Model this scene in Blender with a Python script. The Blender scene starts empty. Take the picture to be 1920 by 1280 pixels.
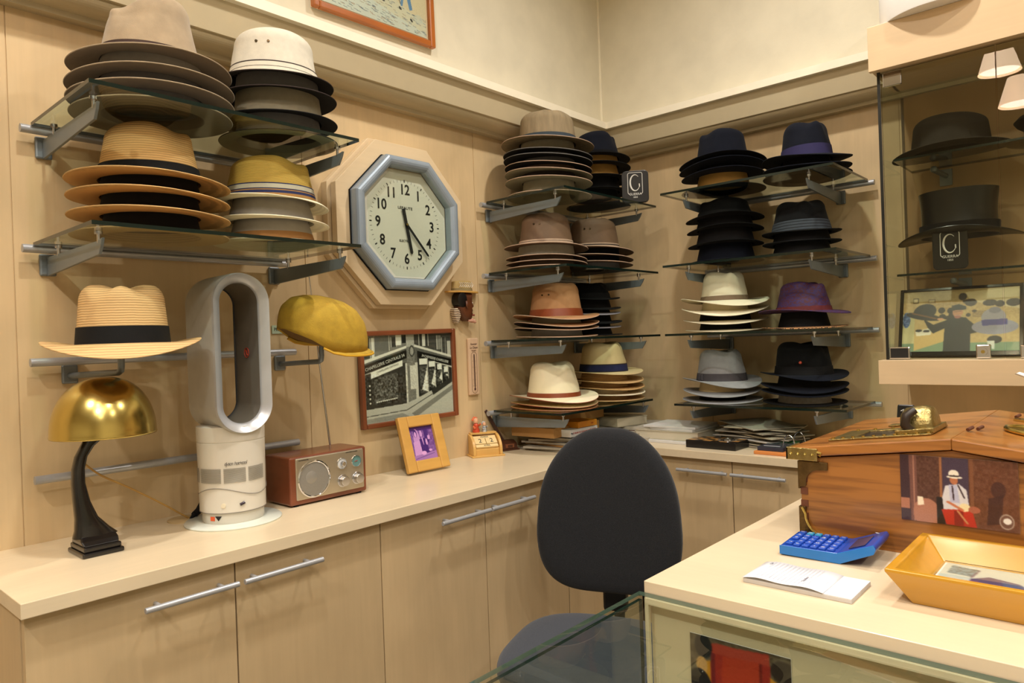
import bpy, bmesh, math, random
import numpy as np
from mathutils import Vector, Matrix, Euler
random.seed(7)
S = bpy.context.scene
COL = S.collection
PI = math.pi
# ------------------------------------------------------------------ camera
cam = bpy.data.cameras.new('camera'); camo = bpy.data.objects.new('camera', cam); COL.objects.link(camo)
F_PX, YAW, PIT, ROL = 1337.563, -0.728296, -0.00310928, -0.0356049
cam.sensor_width = 36.0; cam.lens = F_PX/1920*36; cam.clip_start = .01; cam.clip_end = 60
cy_, sy_, cp_, sp_ = math.cos(YAW), math.sin(YAW), math.cos(PIT), math.sin(PIT)
fw = Vector((sy_*cp_, cy_*cp_, sp_)); r0 = Vector((cy_, -sy_, 0)); u0 = r0.cross(fw)
rr = r0*math.cos(ROL)+u0*math.sin(ROL); uu = -r0*math.sin(ROL)+u0*math.cos(ROL)
camo.matrix_world = Matrix(((rr.x, uu.x, -fw.x, 1.872), (rr.y, uu.y, -fw.y, -2.75), (rr.z, uu.z, -fw.z, 1.32), (0, 0, 0, 1)))
S.camera = camo
# ------------------------------------------------------------------ world, exposure, lights
w = bpy.data.worlds.new('world'); S.world = w; w.use_nodes = True
w.node_tree.nodes['Background'].inputs[0].default_value = (1, .93, .84, 1)
w.node_tree.nodes['Background'].inputs[1].default_value = .05
S.view_settings.view_transform = 'Standard'; S.view_settings.look = 'None'
S.view_settings.gamma = 1; S.view_settings.use_curve_mapping = False
S.view_settings.exposure = 0.0
def lamp(x, y, z, power, size=.09, col=(1, .95, .88), aim=None, spread=150):
    l = bpy.data.lights.new('downlight_or_fill', 'AREA'); l.shape = 'DISK'; l.size = size; l.energy = power; l.color = col
    l.spread = math.radians(spread)
    o = bpy.data.objects.new('downlight_or_fill', l); COL.objects.link(o); o.location = (x, y, z)
    if aim: o.rotation_euler = (Vector(aim)-Vector((x, y, z))).to_track_quat('-Z', 'Y').to_euler()
LIGHTS = [(1.05, -.95, 3.16, 15), (1.0, -2.25, 3.16, 14), (2.3, -1.0, 3.16, 11), (2.2, -2.3, 3.16, 8), (1.2, -3.7, 3.16, 21),
          (2.6, -3.7, 3.16, 15), (3.6, -2.0, 3.16, 14), (3.7, -3.8, 3.16, 14)]
for x, y, z, p_ in LIGHTS: lamp(x, y, z, p_*1.13, .085)
lamp(2.6, -3.4, 3.1, 18, 1.2, (1, .95, .89))  # large soft fill light added to lift the shade, not a ceiling fitting
# ------------------------------------------------------------------ helpers
def lin(c):
    return tuple(((v/255)/12.92 if v/255 <= .04045 else ((v/255+.055)/1.055)**2.4) for v in c)
MATS = {}
def mat(name, c, rough=.6, metal=0, var=.06, scale=20, bump=0, bscale=200, stretch=(1, 1, 1), sheen=0, c2=None, kind='noise', coat=0, spec=.5, thr=None):
    if name in MATS: return MATS[name]
    m = bpy.data.materials.new(name); m.use_nodes = True; nt = m.node_tree; N = nt.nodes; L = nt.links
    b = N['Principled BSDF']; b.inputs['Roughness'].default_value = rough; b.inputs['Metallic'].default_value = metal
    b.inputs['Specular IOR Level'].default_value = spec
    if sheen: b.inputs['Sheen Weight'].default_value = sheen; b.inputs['Sheen Roughness'].default_value = .5
    if coat: b.inputs['Coat Weight'].default_value = coat; b.inputs['Coat Roughness'].default_value = .08
    tc = N.new('ShaderNodeTexCoord'); mp = N.new('ShaderNodeMapping'); mp.inputs['Scale'].default_value = stretch
    L.new(tc.outputs['Object'], mp.inputs['Vector'])
    if kind == 'wave':
        t = N.new('ShaderNodeTexWave'); t.inputs['Scale'].default_value = scale; t.inputs['Distortion'].default_value = 1.2; t.bands_direction = 'Z'; fo = t.outputs['Fac']
    elif kind == 'checker':
        t = N.new('ShaderNodeTexChecker'); t.inputs['Scale'].default_value = scale; fo = t.outputs['Fac']
    else:
        t = N.new('ShaderNodeTexNoise'); t.inputs['Scale'].default_value = scale; t.inputs['Detail'].default_value = 4; fo = t.outputs['Fac']
    L.new(mp.outputs[0], t.inputs['Vector'])
    cl = lin(c); k1 = tuple(max(0, v*(1-var)) for v in cl); k2 = lin(c2) if c2 else tuple(min(1, v*(1+var)) for v in cl)
    rp = N.new('ShaderNodeValToRGB'); rp.color_ramp.elements[0].color = (*k1, 1); rp.color_ramp.elements[1].color = (*k2, 1)
    lo, hi = thr if thr else (.3, .7)
    rp.color_ramp.elements[0].position = lo; rp.color_ramp.elements[1].position = hi
    L.new(fo, rp.inputs[0]); L.new(rp.outputs[0], b.inputs['Base Color'])
    if bump:
        t2 = N.new('ShaderNodeTexNoise'); t2.inputs['Scale'].default_value = bscale; t2.inputs['Detail'].default_value = 3
        if kind == 'wave': src = fo
        else: L.new(mp.outputs[0], t2.inputs['Vector']); src = t2.outputs['Fac']
        bp = N.new('ShaderNodeBump'); bp.inputs['Strength'].default_value = bump; bp.inputs['Distance'].default_value = .002
        L.new(src, bp.inputs['Height']); L.new(bp.outputs[0], b.inputs['Normal'])
    MATS[name] = m; return m
def glass_mat(name, tint, refl=1.0, rough=0.0, ior=1.5):
    if name in MATS: return MATS[name]
    m = bpy.data.materials.new(name); m.use_nodes = True; nt = m.node_tree; N = nt.nodes; L = nt.links
    N.remove(N['Principled BSDF']); out = N['Material Output']
    tr = N.new('ShaderNodeBsdfTransparent'); tr.inputs[0].default_value = (*tint, 1)
    gl = N.new('ShaderNodeBsdfGlossy'); gl.inputs['Roughness'].default_value = rough; gl.inputs[0].default_value = (refl, refl, refl, 1)
    fr = N.new('ShaderNodeFresnel'); fr.inputs[0].default_value = ior
    geo = N.new('ShaderNodeNewGeometry'); mth = N.new('ShaderNodeMath'); mth.operation = 'SUBTRACT'; mth.inputs[0].default_value = 1
    L.new(geo.outputs['Backfacing'], mth.inputs[1]); m2 = N.new('ShaderNodeMath'); m2.operation = 'MULTIPLY'
    L.new(fr.outputs[0], m2.inputs[0]); L.new(mth.outputs[0], m2.inputs[1])
    mx = N.new('ShaderNodeMixShader'); L.new(m2.outputs[0], mx.inputs[0]); L.new(tr.outputs[0], mx.inputs[1]); L.new(gl.outputs[0], mx.inputs[2])
    L.new(mx.outputs[0], out.inputs[0]); MATS[name] = m; return m
def emit_mat(name, c, s):
    m = bpy.data.materials.new(name); m.use_nodes = True; b = m.node_tree.nodes['Principled BSDF']
    b.inputs['Base Color'].default_value = (*lin(c), 1); b.inputs['Emission Color'].default_value = (*lin(c), 1); b.inputs['Emission Strength'].default_value = s
    return m
def attr_mat(name='printed_picture', rough=.35, coat=0):
    if name in MATS: return MATS[name]
    m = bpy.data.materials.new(name); m.use_nodes = True; b = m.node_tree.nodes['Principled BSDF']
    a = m.node_tree.nodes.new('ShaderNodeAttribute'); a.attribute_name = 'Col'
    m.node_tree.links.new(a.outputs['Color'], b.inputs['Base Color']); b.inputs['Roughness'].default_value = rough
    if coat: b.inputs['Coat Weight'].default_value = coat; b.inputs['Coat Roughness'].default_value = .03
    MATS[name] = m; return m
class MB:
    def __init__(s): s.v = []; s.f = []; s.m = []
    def add(s, V, Fs, mi=0):
        o = len(s.v); s.v += [tuple(p) for p in V]; s.f += [tuple(i+o for i in f) for f in Fs]; s.m += [mi]*len(Fs); return s
    def box(s, x0, y0, z0, x1, y1, z1, mi=0, M=None):
        V = [Vector(p) for p in ((x0, y0, z0), (x1, y0, z0), (x1, y1, z0), (x0, y1, z0), (x0, y0, z1), (x1, y0, z1), (x1, y1, z1), (x0, y1, z1))]
        if M: V = [M @ p for p in V]
        return s.add(V, [(0, 3, 2, 1), (4, 5, 6, 7), (0, 1, 5, 4), (1, 2, 6, 5), (2, 3, 7, 6), (3, 0, 4, 7)], mi)
    def cyl(s, p, q, r, n=20, r2=None, mi=0, cap=True):
        p = Vector(p); q = Vector(q); r2 = r if r2 is None else r2; d = (q-p).normalized(); a = d.orthogonal().normalized(); b = d.cross(a)
        V = [p+(a*math.cos(t)+b*math.sin(t))*r for t in [2*PI*i/n for i in range(n)]]+[q+(a*math.cos(t)+b*math.sin(t))*r2 for t in [2*PI*i/n for i in range(n)]]
        Fs = [(i, (i+1) % n, n+(i+1) % n, n+i) for i in range(n)]
        if cap: Fs += [tuple(range(n))[::-1], tuple(range(n, 2*n))]
        return s.add(V, Fs, mi)
    def lathe(s, prof, n=48, c=(0, 0, 0), mi=0, sx=1, sy=1, axis='z'):
        V = []; Fs = []
        for r, z in prof:
            for i in range(n):
                t = 2*PI*i/n; x = r*math.cos(t)*sx; y = r*math.sin(t)*sy
                V.append((c[0]+x, c[1]+y, c[2]+z) if axis == 'z' else (c[0]+z, c[1]+x, c[2]+y))
        for k in range(len(prof)-1):
            for i in range(n):
                Fs.append((k*n+i, k*n+(i+1) % n, (k+1)*n+(i+1) % n, (k+1)*n+i))
        return s.add(V, Fs, mi)
    def tube(s, pts, r, n=10, mi=0, cap=True):
        pts = [Vector(p) for p in pts]; R = r if isinstance(r, (list, tuple)) else [r]*len(pts)
        V = []; Fs = []; a = None
        for k, p in enumerate(pts):
            d = (pts[min(k+1, len(pts)-1)]-pts[max(k-1, 0)]).normalized()
            a = d.orthogonal().normalized() if a is None else (a-d*a.dot(d)).normalized()
            b = d.cross(a)
            V += [p+(a*math.cos(2*PI*i/n)+b*math.sin(2*PI*i/n))*R[k] for i in range(n)]
        for k in range(len(pts)-1):
            Fs += [(k*n+i, k*n+(i+1) % n, (k+1)*n+(i+1) % n, (k+1)*n+i) for i in range(n)]
        if cap: Fs += [tuple(range(n))[::-1], tuple(range(len(V)-n, len(V)))]
        return s.add(V, Fs, mi)
    def prism(s, poly, d0, d1, plane='xy', mi=0):
        def P(a, b, c):
            return (a, b, c) if plane == 'xy' else ((a, c, b) if plane == 'xz' else (c, a, b))
        n = len(poly); V = [P(a, b, d0) for a, b in poly]+[P(a, b, d1) for a, b in poly]
        return s.add(V, [tuple(range(n))[::-1], tuple(range(n, 2*n))]+[(i, (i+1) % n, n+(i+1) % n, n+i) for i in range(n)], mi)
    def rings(s, rings, mi=0, capa=True, capb=True):
        n = len(rings[0]); V = [p for r in rings for p in r]; Fs = []
        for k in range(len(rings)-1):
            Fs += [(k*n+i, k*n+(i+1) % n, (k+1)*n+(i+1) % n, (k+1)*n+i) for i in range(n)]
        if capa: Fs.append(tuple(range(n))[::-1])
        if capb: Fs.append(tuple(range((len(rings)-1)*n, len(rings)*n)))
        return s.add(V, Fs, mi)
def obj(name, mb, ms, parent=None, smooth=False, bevel=0, loc=None, rot=None, kind=None, seg=2, solid=0, fixn=True):
    me = bpy.data.meshes.new(name); me.from_pydata(mb.v, [], mb.f); ms = ms if isinstance(ms, (list, tuple)) else [ms]
    for m in ms: me.materials.append(m)
    me.polygons.foreach_set('material_index', mb.m)
    if fixn:
        bm = bmesh.new(); bm.from_mesh(me); bmesh.ops.recalc_face_normals(bm, faces=bm.faces); bm.to_mesh(me); bm.free()
    me.update()
    o = bpy.data.objects.new(name, me); COL.objects.link(o)
    if parent: o.parent = parent
    if loc: o.location = loc
    if rot: o.rotation_euler = rot
    if smooth:
        me.polygons.foreach_set('use_smooth', [True]*len(me.polygons))
        try: me.set_sharp_from_angle(angle=math.radians(45))
        except Exception: pass
    if solid: md = o.modifiers.new('thick', 'SOLIDIFY'); md.thickness = solid; md.offset = 0
    if bevel:
        md = o.modifiers.new('bevel', 'BEVEL'); md.width = bevel; md.segments = seg; md.limit_method = 'ANGLE'; md.angle_limit = math.radians(40)
    if kind: o['kind'] = kind
    return o
def thing(name, label, cat, loc=(0, 0, 0), rz=0, group=None, rot=None):
    o = bpy.data.objects.new(name, None); COL.objects.link(o); o.location = loc; o.rotation_euler = rot if rot else (0, 0, rz); o.empty_display_size = .05
    o['label'] = label; o['category'] = cat
    if group: o['group'] = group
    return o
def tag(o, label, cat, group=None):
    o['label'] = label; o['category'] = cat
    if group: o['group'] = group
    return o
def text(s, size, m, parent, loc, rot, name='lettering', ext=.0003, align='CENTER', sx=1, shear=0, bold=0):
    cu = bpy.data.curves.new('t', 'FONT'); cu.body = s; cu.size = size; cu.extrude = ext; cu.align_x = align; cu.align_y = 'CENTER'; cu.resolution_u = 3; cu.shear = shear; cu.offset = bold
    t = bpy.data.objects.new('t', cu); COL.objects.link(t); bpy.context.view_layer.update()
    me = bpy.data.meshes.new_from_object(t.evaluated_get(bpy.context.evaluated_depsgraph_get())); me.name = name
    bpy.data.objects.remove(t); bpy.data.curves.remove(cu)
    me.materials.clear(); me.materials.append(m)
    o = bpy.data.objects.new(name, me); COL.objects.link(o); o.parent = parent; o.location = loc; o.rotation_euler = rot; o.scale = (sx, 1, 1)
    return o
FX = (PI/2, 0, PI/2)      # text on a surface facing +x (reading direction +y)
FY = (PI/2, 0, 0)         # text on a surface facing -y (reading direction +x)
class Img:
    def __init__(s, w_, h_, bg): s.w = w_; s.h = h_; s.a = np.ones((h_, w_, 3))*np.array(bg, float); s.V, s.U = np.mgrid[0:h_, 0:w_]; s.U = s.U/(w_-1); s.V = s.V/(h_-1); s.rs = np.random.RandomState(5)
    def put(s, mask, c, al=1):
        s.a[mask] = s.a[mask]*(1-al)+np.array(c, float)*al; return s
    def rect(s, x0, y0, x1, y1, c, al=1): return s.put((s.U >= x0) & (s.U <= x1) & (s.V >= y0) & (s.V <= y1), c, al)
    def ell(s, x, y, rx, ry, c, al=1, rot=0):
        du = s.U-x; dv = s.V-y; ca, sa = math.cos(rot), math.sin(rot)
        return s.put(((du*ca+dv*sa)/rx)**2+((-du*sa+dv*ca)/ry)**2 <= 1, c, al)
    def poly(s, P, c, al=1):
        m = np.zeros(s.U.shape, bool); n = len(P)
        for i in range(n):
            (x0, y0), (x1, y1) = P[i], P[(i+1) % n]
            if y0 == y1: continue
            cr = ((y0 > s.V) != (y1 > s.V)) & (s.U < (x1-x0)*(s.V-y0)/(y1-y0)+x0); m ^= cr
        return s.put(m, c, al)
    def line(s, x0, y0, x1, y1, wd, c, al=1):
        dx, dy = x1-x0, y1-y0; L2 = dx*dx+dy*dy+1e-12
        t = np.clip(((s.U-x0)*dx+(s.V-y0)*dy)/L2, 0, 1); return s.put((s.U-x0-t*dx)**2+(s.V-y0-t*dy)**2 < wd*wd/4, c, al)
    def noise(s, amp, x0=0, y0=0, x1=1, y1=1, cell=1):
        m = (s.U >= x0) & (s.U <= x1) & (s.V >= y0) & (s.V <= y1)
        n = s.rs.uniform(-amp, amp, (s.h//cell+1, s.w//cell+1)); n = np.repeat(np.repeat(n, cell, 0), cell, 1)[:s.h, :s.w]
        s.a[m] += n[m][:, None]; return s
    def blur(s, k=1):
        for _ in range(k):
            p = np.pad(s.a, ((1, 1), (1, 1), (0, 0)), 'edge')
            s.a = (p[:-2, 1:-1]+p[2:, 1:-1]+p[1:-1, :-2]+p[1:-1, 2:]+2*p[1:-1, 1:-1])/6
        return s
    def mesh(s, name, W, H, parent, loc, rot, m=None):
        a = np.clip(s.a, 0, 255)/255; l = np.where(a <= .04045, a/12.92, ((a+.055)/1.055)**2.4)
        xs = (np.arange(s.w)/(s.w-1)-.5)*W; ys = (.5-np.arange(s.h)/(s.h-1))*H
        X, Y = np.meshgrid(xs, ys); V = np.stack([X, Y, np.zeros_like(X)], -1).reshape(-1, 3)
        i = np.arange(s.w*s.h).reshape(s.h, s.w); Fs = np.stack([i[:-1, :-1], i[1:, :-1], i[1:, 1:], i[:-1, 1:]], -1).reshape(-1, 4)
        me = bpy.data.meshes.new(name); me.from_pydata(V.tolist(), [], Fs.tolist())
        ca = me.color_attributes.new('Col', 'FLOAT_COLOR', 'POINT')
        ca.data.foreach_set('color', np.concatenate([l.reshape(-1, 3), np.ones((s.w*s.h, 1))], 1).astype(np.float32).ravel())
        me.materials.append(m or attr_mat()); me.update()
        o = bpy.data.objects.new(name, me); COL.objects.link(o); o.parent = parent; o.location = loc; o.rotation_euler = rot
        return o
# ------------------------------------------------------------------ materials
def wood(name, c, grain='z', rough=.42, coat=.1, var=.09, fine=.05):
    m = bpy.data.materials.new(name); m.use_nodes = True; nt = m.node_tree; N = nt.nodes; L = nt.links; b = N['Principled BSDF']
    b.inputs['Roughness'].default_value = rough; b.inputs['Coat Weight'].default_value = coat; b.inputs['Coat Roughness'].default_value = .12
    tc = N.new('ShaderNodeTexCoord'); k = 'xyz'.index(grain); fac = []
    for sc, st, lo, hi, v in ((3.4, .5, .36, .66, var), (8, .38, .40, .66, var*.6), (80, .05, .3, .7, fine*.5)):
        mp = N.new('ShaderNodeMapping'); q = [1, 1, 1]; q[k] = st; mp.inputs['Scale'].default_value = q; L.new(tc.outputs['Object'], mp.inputs[0])
        t = N.new('ShaderNodeTexNoise'); t.inputs['Scale'].default_value = sc; t.inputs['Detail'].default_value = 3; t.inputs['Distortion'].default_value = .6; L.new(mp.outputs[0], t.inputs[0])
        r = N.new('ShaderNodeMapRange'); r.inputs[1].default_value = lo; r.inputs[2].default_value = hi; r.inputs[3].default_value = 1-v; r.inputs[4].default_value = 1+v; L.new(t.outputs['Fac'], r.inputs[0]); fac.append(r.outputs[0])
    a = fac[0]
    for f in fac[1:]:
        mm = N.new('ShaderNodeMath'); mm.operation = 'MULTIPLY'; L.new(a, mm.inputs[0]); L.new(f, mm.inputs[1]); a = mm.outputs[0]
    mx = N.new('ShaderNodeVectorMath'); mx.operation = 'SCALE'; mx.inputs[0].default_value = lin(c); L.new(a, mx.inputs['Scale']); L.new(mx.outputs[0], b.inputs['Base Color'])
    return m
wall_wood = wood('maple_panel', (208, 182, 140)); cab_wood = wood('maple_door', (194, 169, 130), var=.07)
top_wood = wood('maple_worktop', (221, 203, 171), 'y', .34, .15, .05, .04); head_wood = wood('maple_fascia', (220, 192, 152), 'x', .4, .1, .05, .04)
edge_wood = wood('maple_edge', (194, 168, 130), 'y', var=.06)
plinth_dark = mat('plinth_brown', (60, 38, 24), .9)  # dark brown of the cabinet plinths
plaster = mat('cream_plaster', (222, 214, 191), .85, var=.05, scale=9, bump=.15, bscale=90)
cornice = mat('cornice_shaded', (196, 182, 150), .5, var=.02)  # beige darkened to stand in for the shade below the lip
lip_white = mat('cream_lip', (246, 238, 216), .45, var=.02)
ceil_m = mat('ceiling_paint', (238, 232, 218), .9, var=.02)
floor_m = mat('floor_tile', (120, 108, 92), .4, var=.1, scale=6)
alu = mat('brushed_aluminium', (178, 180, 184), .34, .45, var=.05, scale=40)
alu_grey = mat('grey_bracket_paint', (128, 136, 142), .42, .5, var=.04)
steel = mat('polished_steel', (200, 200, 204), .16, 1, var=.02)
chrome = mat('chrome', (215, 215, 218), .07, 1, var=.01)
brass = mat('polished_brass', (206, 184, 108), .22, 1, var=.06, scale=14)
brass_cast = mat('cast_brass', (160, 142, 92), .36, 1, var=.22, scale=70, bump=.6, bscale=160)
bronze = mat('dark_bronze', (104, 84, 54), .45, 1, var=.2, scale=60, bump=.5, bscale=200)
pane = glass_mat('shelf_glass', (.86, .92, .88))
pane_edge = mat('green_glass_edge', (16, 30, 25), .15, 0, var=.1)
clear = glass_mat('clear_glass', (.93, .96, .93))
case_glass = glass_mat('case_glass', (.91, .93, .88))
table_glass = glass_mat('counter_glass', (.90, .93, .91))
def pbox(name, parent, x0, y0, z0, x1, y1, z1, m=None, edge=None):
    mb = MB(); mb.box(x0, y0, z0, x1, y1, z1)
    d = (x1-x0, y1-y0, z1-z0); k = d.index(min(d))
    for i, f in enumerate(mb.f):
        c = [set(round(mb.v[j][a], 6) for j in f) for a in range(3)]
        mb.m[i] = 0 if len(c[k]) == 1 else 1
    return obj(name, mb, [m or pane, edge or pane_edge], parent)
# ------------------------------------------------------------------ room
def wallbox(name, boxes, m):
    mb = MB(); [mb.box(*b) for b in boxes]; return obj(name, mb, m, kind='structure')
g = .0012
seams = [-6, -3.03, -2.3, -1.565, -.833, .0]
wallbox('wall_left', [(-.05, a+g, 0, 0, b-g, 2.118) for a, b in zip(seams[:-1], seams[1:])]+[(-.06, -6, 0, -.003, .05, 2.13)], wall_wood)
xs_ = [0, .52, 1.248, 1.98, 2.7, 3.4, 4.8]
wallbox('wall_back', [(a+g, 0, 0, b-g, .05, 2.118) for a, b in zip(xs_[:-1], xs_[1:])]+[(-.05, .003, 0, 4.8, .06, 2.13)], wall_wood)
wallbox('wall_left_upper', [(-.06, -6, 2.13, .06, 0, 3.25)], plaster)
wallbox('wall_back_upper', [(.06, -.06, 2.13, 4.8, .06, 3.25)], plaster)
wallbox('wall_right', [(4.8, -6, 0, 4.9, .06, 3.25)], plaster)
wallbox('wall_front', [(-.06, -6.1, 0, 4.9, -6, 3.25)], plaster)
wallbox('ceiling', [(-.06, -6.1, 3.25, 4.9, .06, 3.35)], ceil_m)
wallbox('floor', [(-.06, -6.1, -.05, 4.9, .06, 0)], floor_m)
prof = [(0, 2.098), (.030, 2.098), (.032, 2.110), (.044, 2.1115)]
prof += [(.044+.040*math.sin(t)+.0, 2.1115+.024*(1-math.cos(t))+.0) for t in [PI/2*i/8 for i in range(1, 9)]]
prof += [(.084, 2.1375), (.090, 2.1375), (.0935, 2.139), (.112, 2.221), (.130, 2.222), (.130, 2.250), (.05, 2.252), (-.01, 2.252)]
def cornice_mesh(side, name):
    n = len(prof); mb = MB(); E0 = []; E1 = []
    for d, z in prof:
        if side == 'L': E0.append((d, -6, z)); E1.append((d, -d, z))
        else: E0.append((4.8, -d, z)); E1.append((d, -d, z))
    Fs = [(i, i+1, n+i+1, n+i) for i in range(n-1)]
    mi = [1 if (prof[i][1] > 2.2205 and prof[i][0] >= .112) else 0 for i in range(n-1)]
    mb.add(E0+E1, Fs); mb.m = mi
    obj(name, mb, [cornice, lip_white], kind='structure')
cornice_mesh('L', 'trim_1'); cornice_mesh('R', 'trim_2')
wallbox('trim_3', [(.06, -.066, 2.25, .0665, -.06, 3.25)], lip_white)
# ------------------------------------------------------------------ base cabinets and worktop
mb = MB(); mb.prism([(0, -2.413), (.432, -2.413), (.432, -.432), (2.2, -.432), (2.2, 0), (0, 0)], .872, .90)
tag(obj('worktop', mb, top_wood, bevel=.0015), 'pale maple L-shaped worktop running along both walls over the base cabinets', 'worktop')
def bar_handle(parent, a, b, out):
    a = Vector(a); b = Vector(b); out = Vector(out); m_ = MB(); m_.cyl(a, b, .006, 16)
    for t in (.16, .84):
        p = a.lerp(b, t); m_.cyl(p, p-out*.03, .0042, 12)
    obj('handle', m_, alu, parent, smooth=True, bevel=.0008)
def cabinet(label, axis, a0, a1, doors, loc, group):
    t = thing('base_cabinet', label, 'cabinet', loc, group=group)
    def bx(mb, u0, u1, d0, d1, z0, z1):
        if axis == 'L': mb.box(d0, u0, z0, d1, u1, z1)
        else: mb.box(u0, -d1, z0, u1, -d0, z1)
    L0 = loc[1] if axis == 'L' else loc[0]
    m_ = MB(); bx(m_, a0-L0, a1-L0, .004, .389, .08, .869); obj('cabinet_body', m_, [cab_wood], t)
    m_ = MB(); bx(m_, a0-L0+.005, a1-L0-.005, .02, .35, 0, .08); obj('plinth', m_, [plinth_dark], t)
    for (u0, u1, h0, h1) in doors:
        m_ = MB(); bx(m_, u0+.0016-L0, u1-.0016-L0, .391, .410, .085, .868)
        d = obj('door', m_, [cab_wood], t, bevel=.0008)
        if h0 is not None:
            if axis == 'L': bar_handle(d, (.440, h0-L0, .829), (.440, h1-L0, .829), (1, 0, 0))
            else: bar_handle(d, (h0-L0, -.440, .829), (h1-L0, -.440, .829), (0, -1, 0))
GR = 'maple base cabinets under the worktop'
cabinet('leftmost maple base cabinet, under the brass lamp and white fan', 'L', -2.405, -1.637, [(-2.405, -2.022, -2.216, -2.029), (-2.022, -1.637, -2.016, -1.825)], (0, -2.021, 0), GR)
cabinet('maple base cabinet under the small photo frame, left of the swivel chair', 'L', -1.634, -.868, [(-1.637, -1.256, -1.451, -1.263), (-1.256, -.868, -1.256, -1.063)], (0, -1.25, 0), GR)
cabinet('maple corner base cabinet behind the swivel chair', 'L', -.865, -.412, [(-.868, -.414, None, None)], (0, -.64, 0), GR)
cabinet('maple base cabinet below the papers on the back wall', 'R', .415, 1.170, [(.415, .785, .586, .778), (.785, 1.170, .791, .981)], (.79, 0, 0), GR)
cabinet('maple base cabinet mostly hidden behind the sales counter', 'R', 1.173, 1.94, [(1.173, 1.556, 1.36, 1.55), (1.556, 1.94, 1.562, 1.752)], (1.556, 0, 0), GR)
# ------------------------------------------------------------------ glass shelves
def glass_shelf(side, a0, a1, Z, arms, label, depth=.405, rail=True, group='glass hat shelves on wall brackets'):
    mid = (a0+a1)/2; t = thing('glass_shelf', label, 'shelf', (0, mid, Z) if side == 'L' else (mid, 0, Z), group=group)
    def bx(mb, u0, u1, d0, d1, z0, z1):
        if side == 'L': mb.box(d0, u0-mid, z0, d1, u1-mid, z1)
        else: mb.box(u0-mid, -d1, z0, u1-mid, -d0, z1)
    def P(u, d, z): return (d, u-mid, z) if side == 'L' else (u-mid, -d, z)
    m_ = MB(); bx(m_, a0, a1, .04, depth, 0, .008)
    for i, f in enumerate(m_.f):
        zz = set(round(m_.v[j][2], 5) for j in f); m_.m[i] = 0 if len(zz) == 1 else 1
    obj('glass_panel', m_, [pane, pane_edge], t)
    m_ = MB(); m_.cyl(P(a0-.018, .028, -.004), P(a1+.018, .028, -.004), .0095, 20); obj('rail', m_, alu, t, smooth=True)
    for u in arms:
        m_ = MB()
        pts = [(.012, -.020), (.33, -.020), (.355, -.016), (.348, -.030), (.335, -.047), (.012, -.062)]
        n = len(pts); V = [P(u-.003, d, z) for d, z in pts]+[P(u+.003, d, z) for d, z in pts]
        m_.add(V, [tuple(range(n)), tuple(range(n, 2*n))[::-1]]+[(i, (i+1) % n, n+(i+1) % n, n+i) for i in range(n)])
        b = obj('bracket_arm', m_, alu_grey, t, bevel=.0008)
        m_ = MB(); bx(m_, u-.017, u+.017, .001, .010, -.062, -.012); obj('mounting_plate', m_, alu_grey, b, bevel=.004)
        for d in (.085, .33):
            m_ = MB(); m_.cyl(P(u, d, -.024), P(u, d, -.006), .0035, 10); m_.cyl(P(u, d, -.007), P(u, d, -.0005), .0075, 14, mi=0)
            obj('support_stud', m_, steel, b, smooth=True)
    return t
LV = [1.829, 1.563, 1.311, 1.050]
nm = ['top', 'second', 'third', 'lowest']
glass_shelf('L', -2.268, -1.655, LV[0], (-2.236, -1.668), 'upper glass shelf on the left wall, nearest the camera')
glass_shelf('L', -2.272, -1.66, LV[1], (-2.236, -1.672), 'lower glass shelf on the left wall, just above the single straw hat')
for i, z in enumerate(LV):
    glass_shelf('L', -.812, -.205, z, (-.765, -.232), ['topmost', 'second highest', 'third highest', 'lowest'][i]+' glass hat shelf on the left wall right of the clock', .405 if i < 3 else .36)
    glass_shelf('R', .542, 1.152, z, (.605, 1.05), ['topmost', 'second highest', 'third highest', 'lowest'][i]+' glass hat shelf on the back wall left of the display case', .41 if i < 3 else .36)
# wall rails with hat holders
def rail(label, z, y0=-2.283, y1=-1.627):
    t = thing('wall_rail', label, 'rail', (0, (y0+y1)/2, z)); h = (y1-y0)/2
    m_ = MB(); m_.cyl((.028, -h, 0), (.028, h, 0), .0095, 20); obj('rail_tube', m_, alu, t, smooth=True)
    m_ = MB(); [m_.cyl((.001, k, 0), (.024, k, 0), .006, 12) for k in (-h*.7, h*.7)]; obj('rail_mount', m_, alu_grey, t, smooth=True)
    return t
rail('aluminium wall rail carrying the straw hat and cap holders', 1.306)
rail('bare aluminium wall rail low behind the brass lamp and fan', 1.045)
def holder(label, y, yp, xp, ztop, z=1.306):
    t = thing('hat_holder', label, 'hat holder', (0, y, z), group='hat holders on the wall rail')
    m_ = MB(); m_.box(.001, -.017, -.052, .010, .017, -.008); obj('mounting_plate', m_, alu_grey, t, bevel=.004)
    m_ = MB(); m_.tube([(.008, 0, -.034), (xp*.6, (yp-y)*.6, -.030), (xp-.012, (yp-y)*.95, -.028), (xp-.003, yp-y, -.024), (xp, yp-y, -.014), (xp, yp-y, ztop-z)], .007, 14)
    obj('holder_rod', m_, alu_grey, t, smooth=True)
    m_ = MB(); m_.lathe([(.001, .006), (.03, .004), (.034, 0), (.03, -.004), (.001, -.005)], 24, (xp, yp-y, ztop-z)); obj('support_disc', m_, alu_grey, t, smooth=True)
holder('grey wall holder carrying the single straw fedora', -2.20, -2.157, .2, 1.395)
holder('grey wall holder carrying the yellow flat cap', -1.664, -1.645, .19, 1.41)
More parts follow.
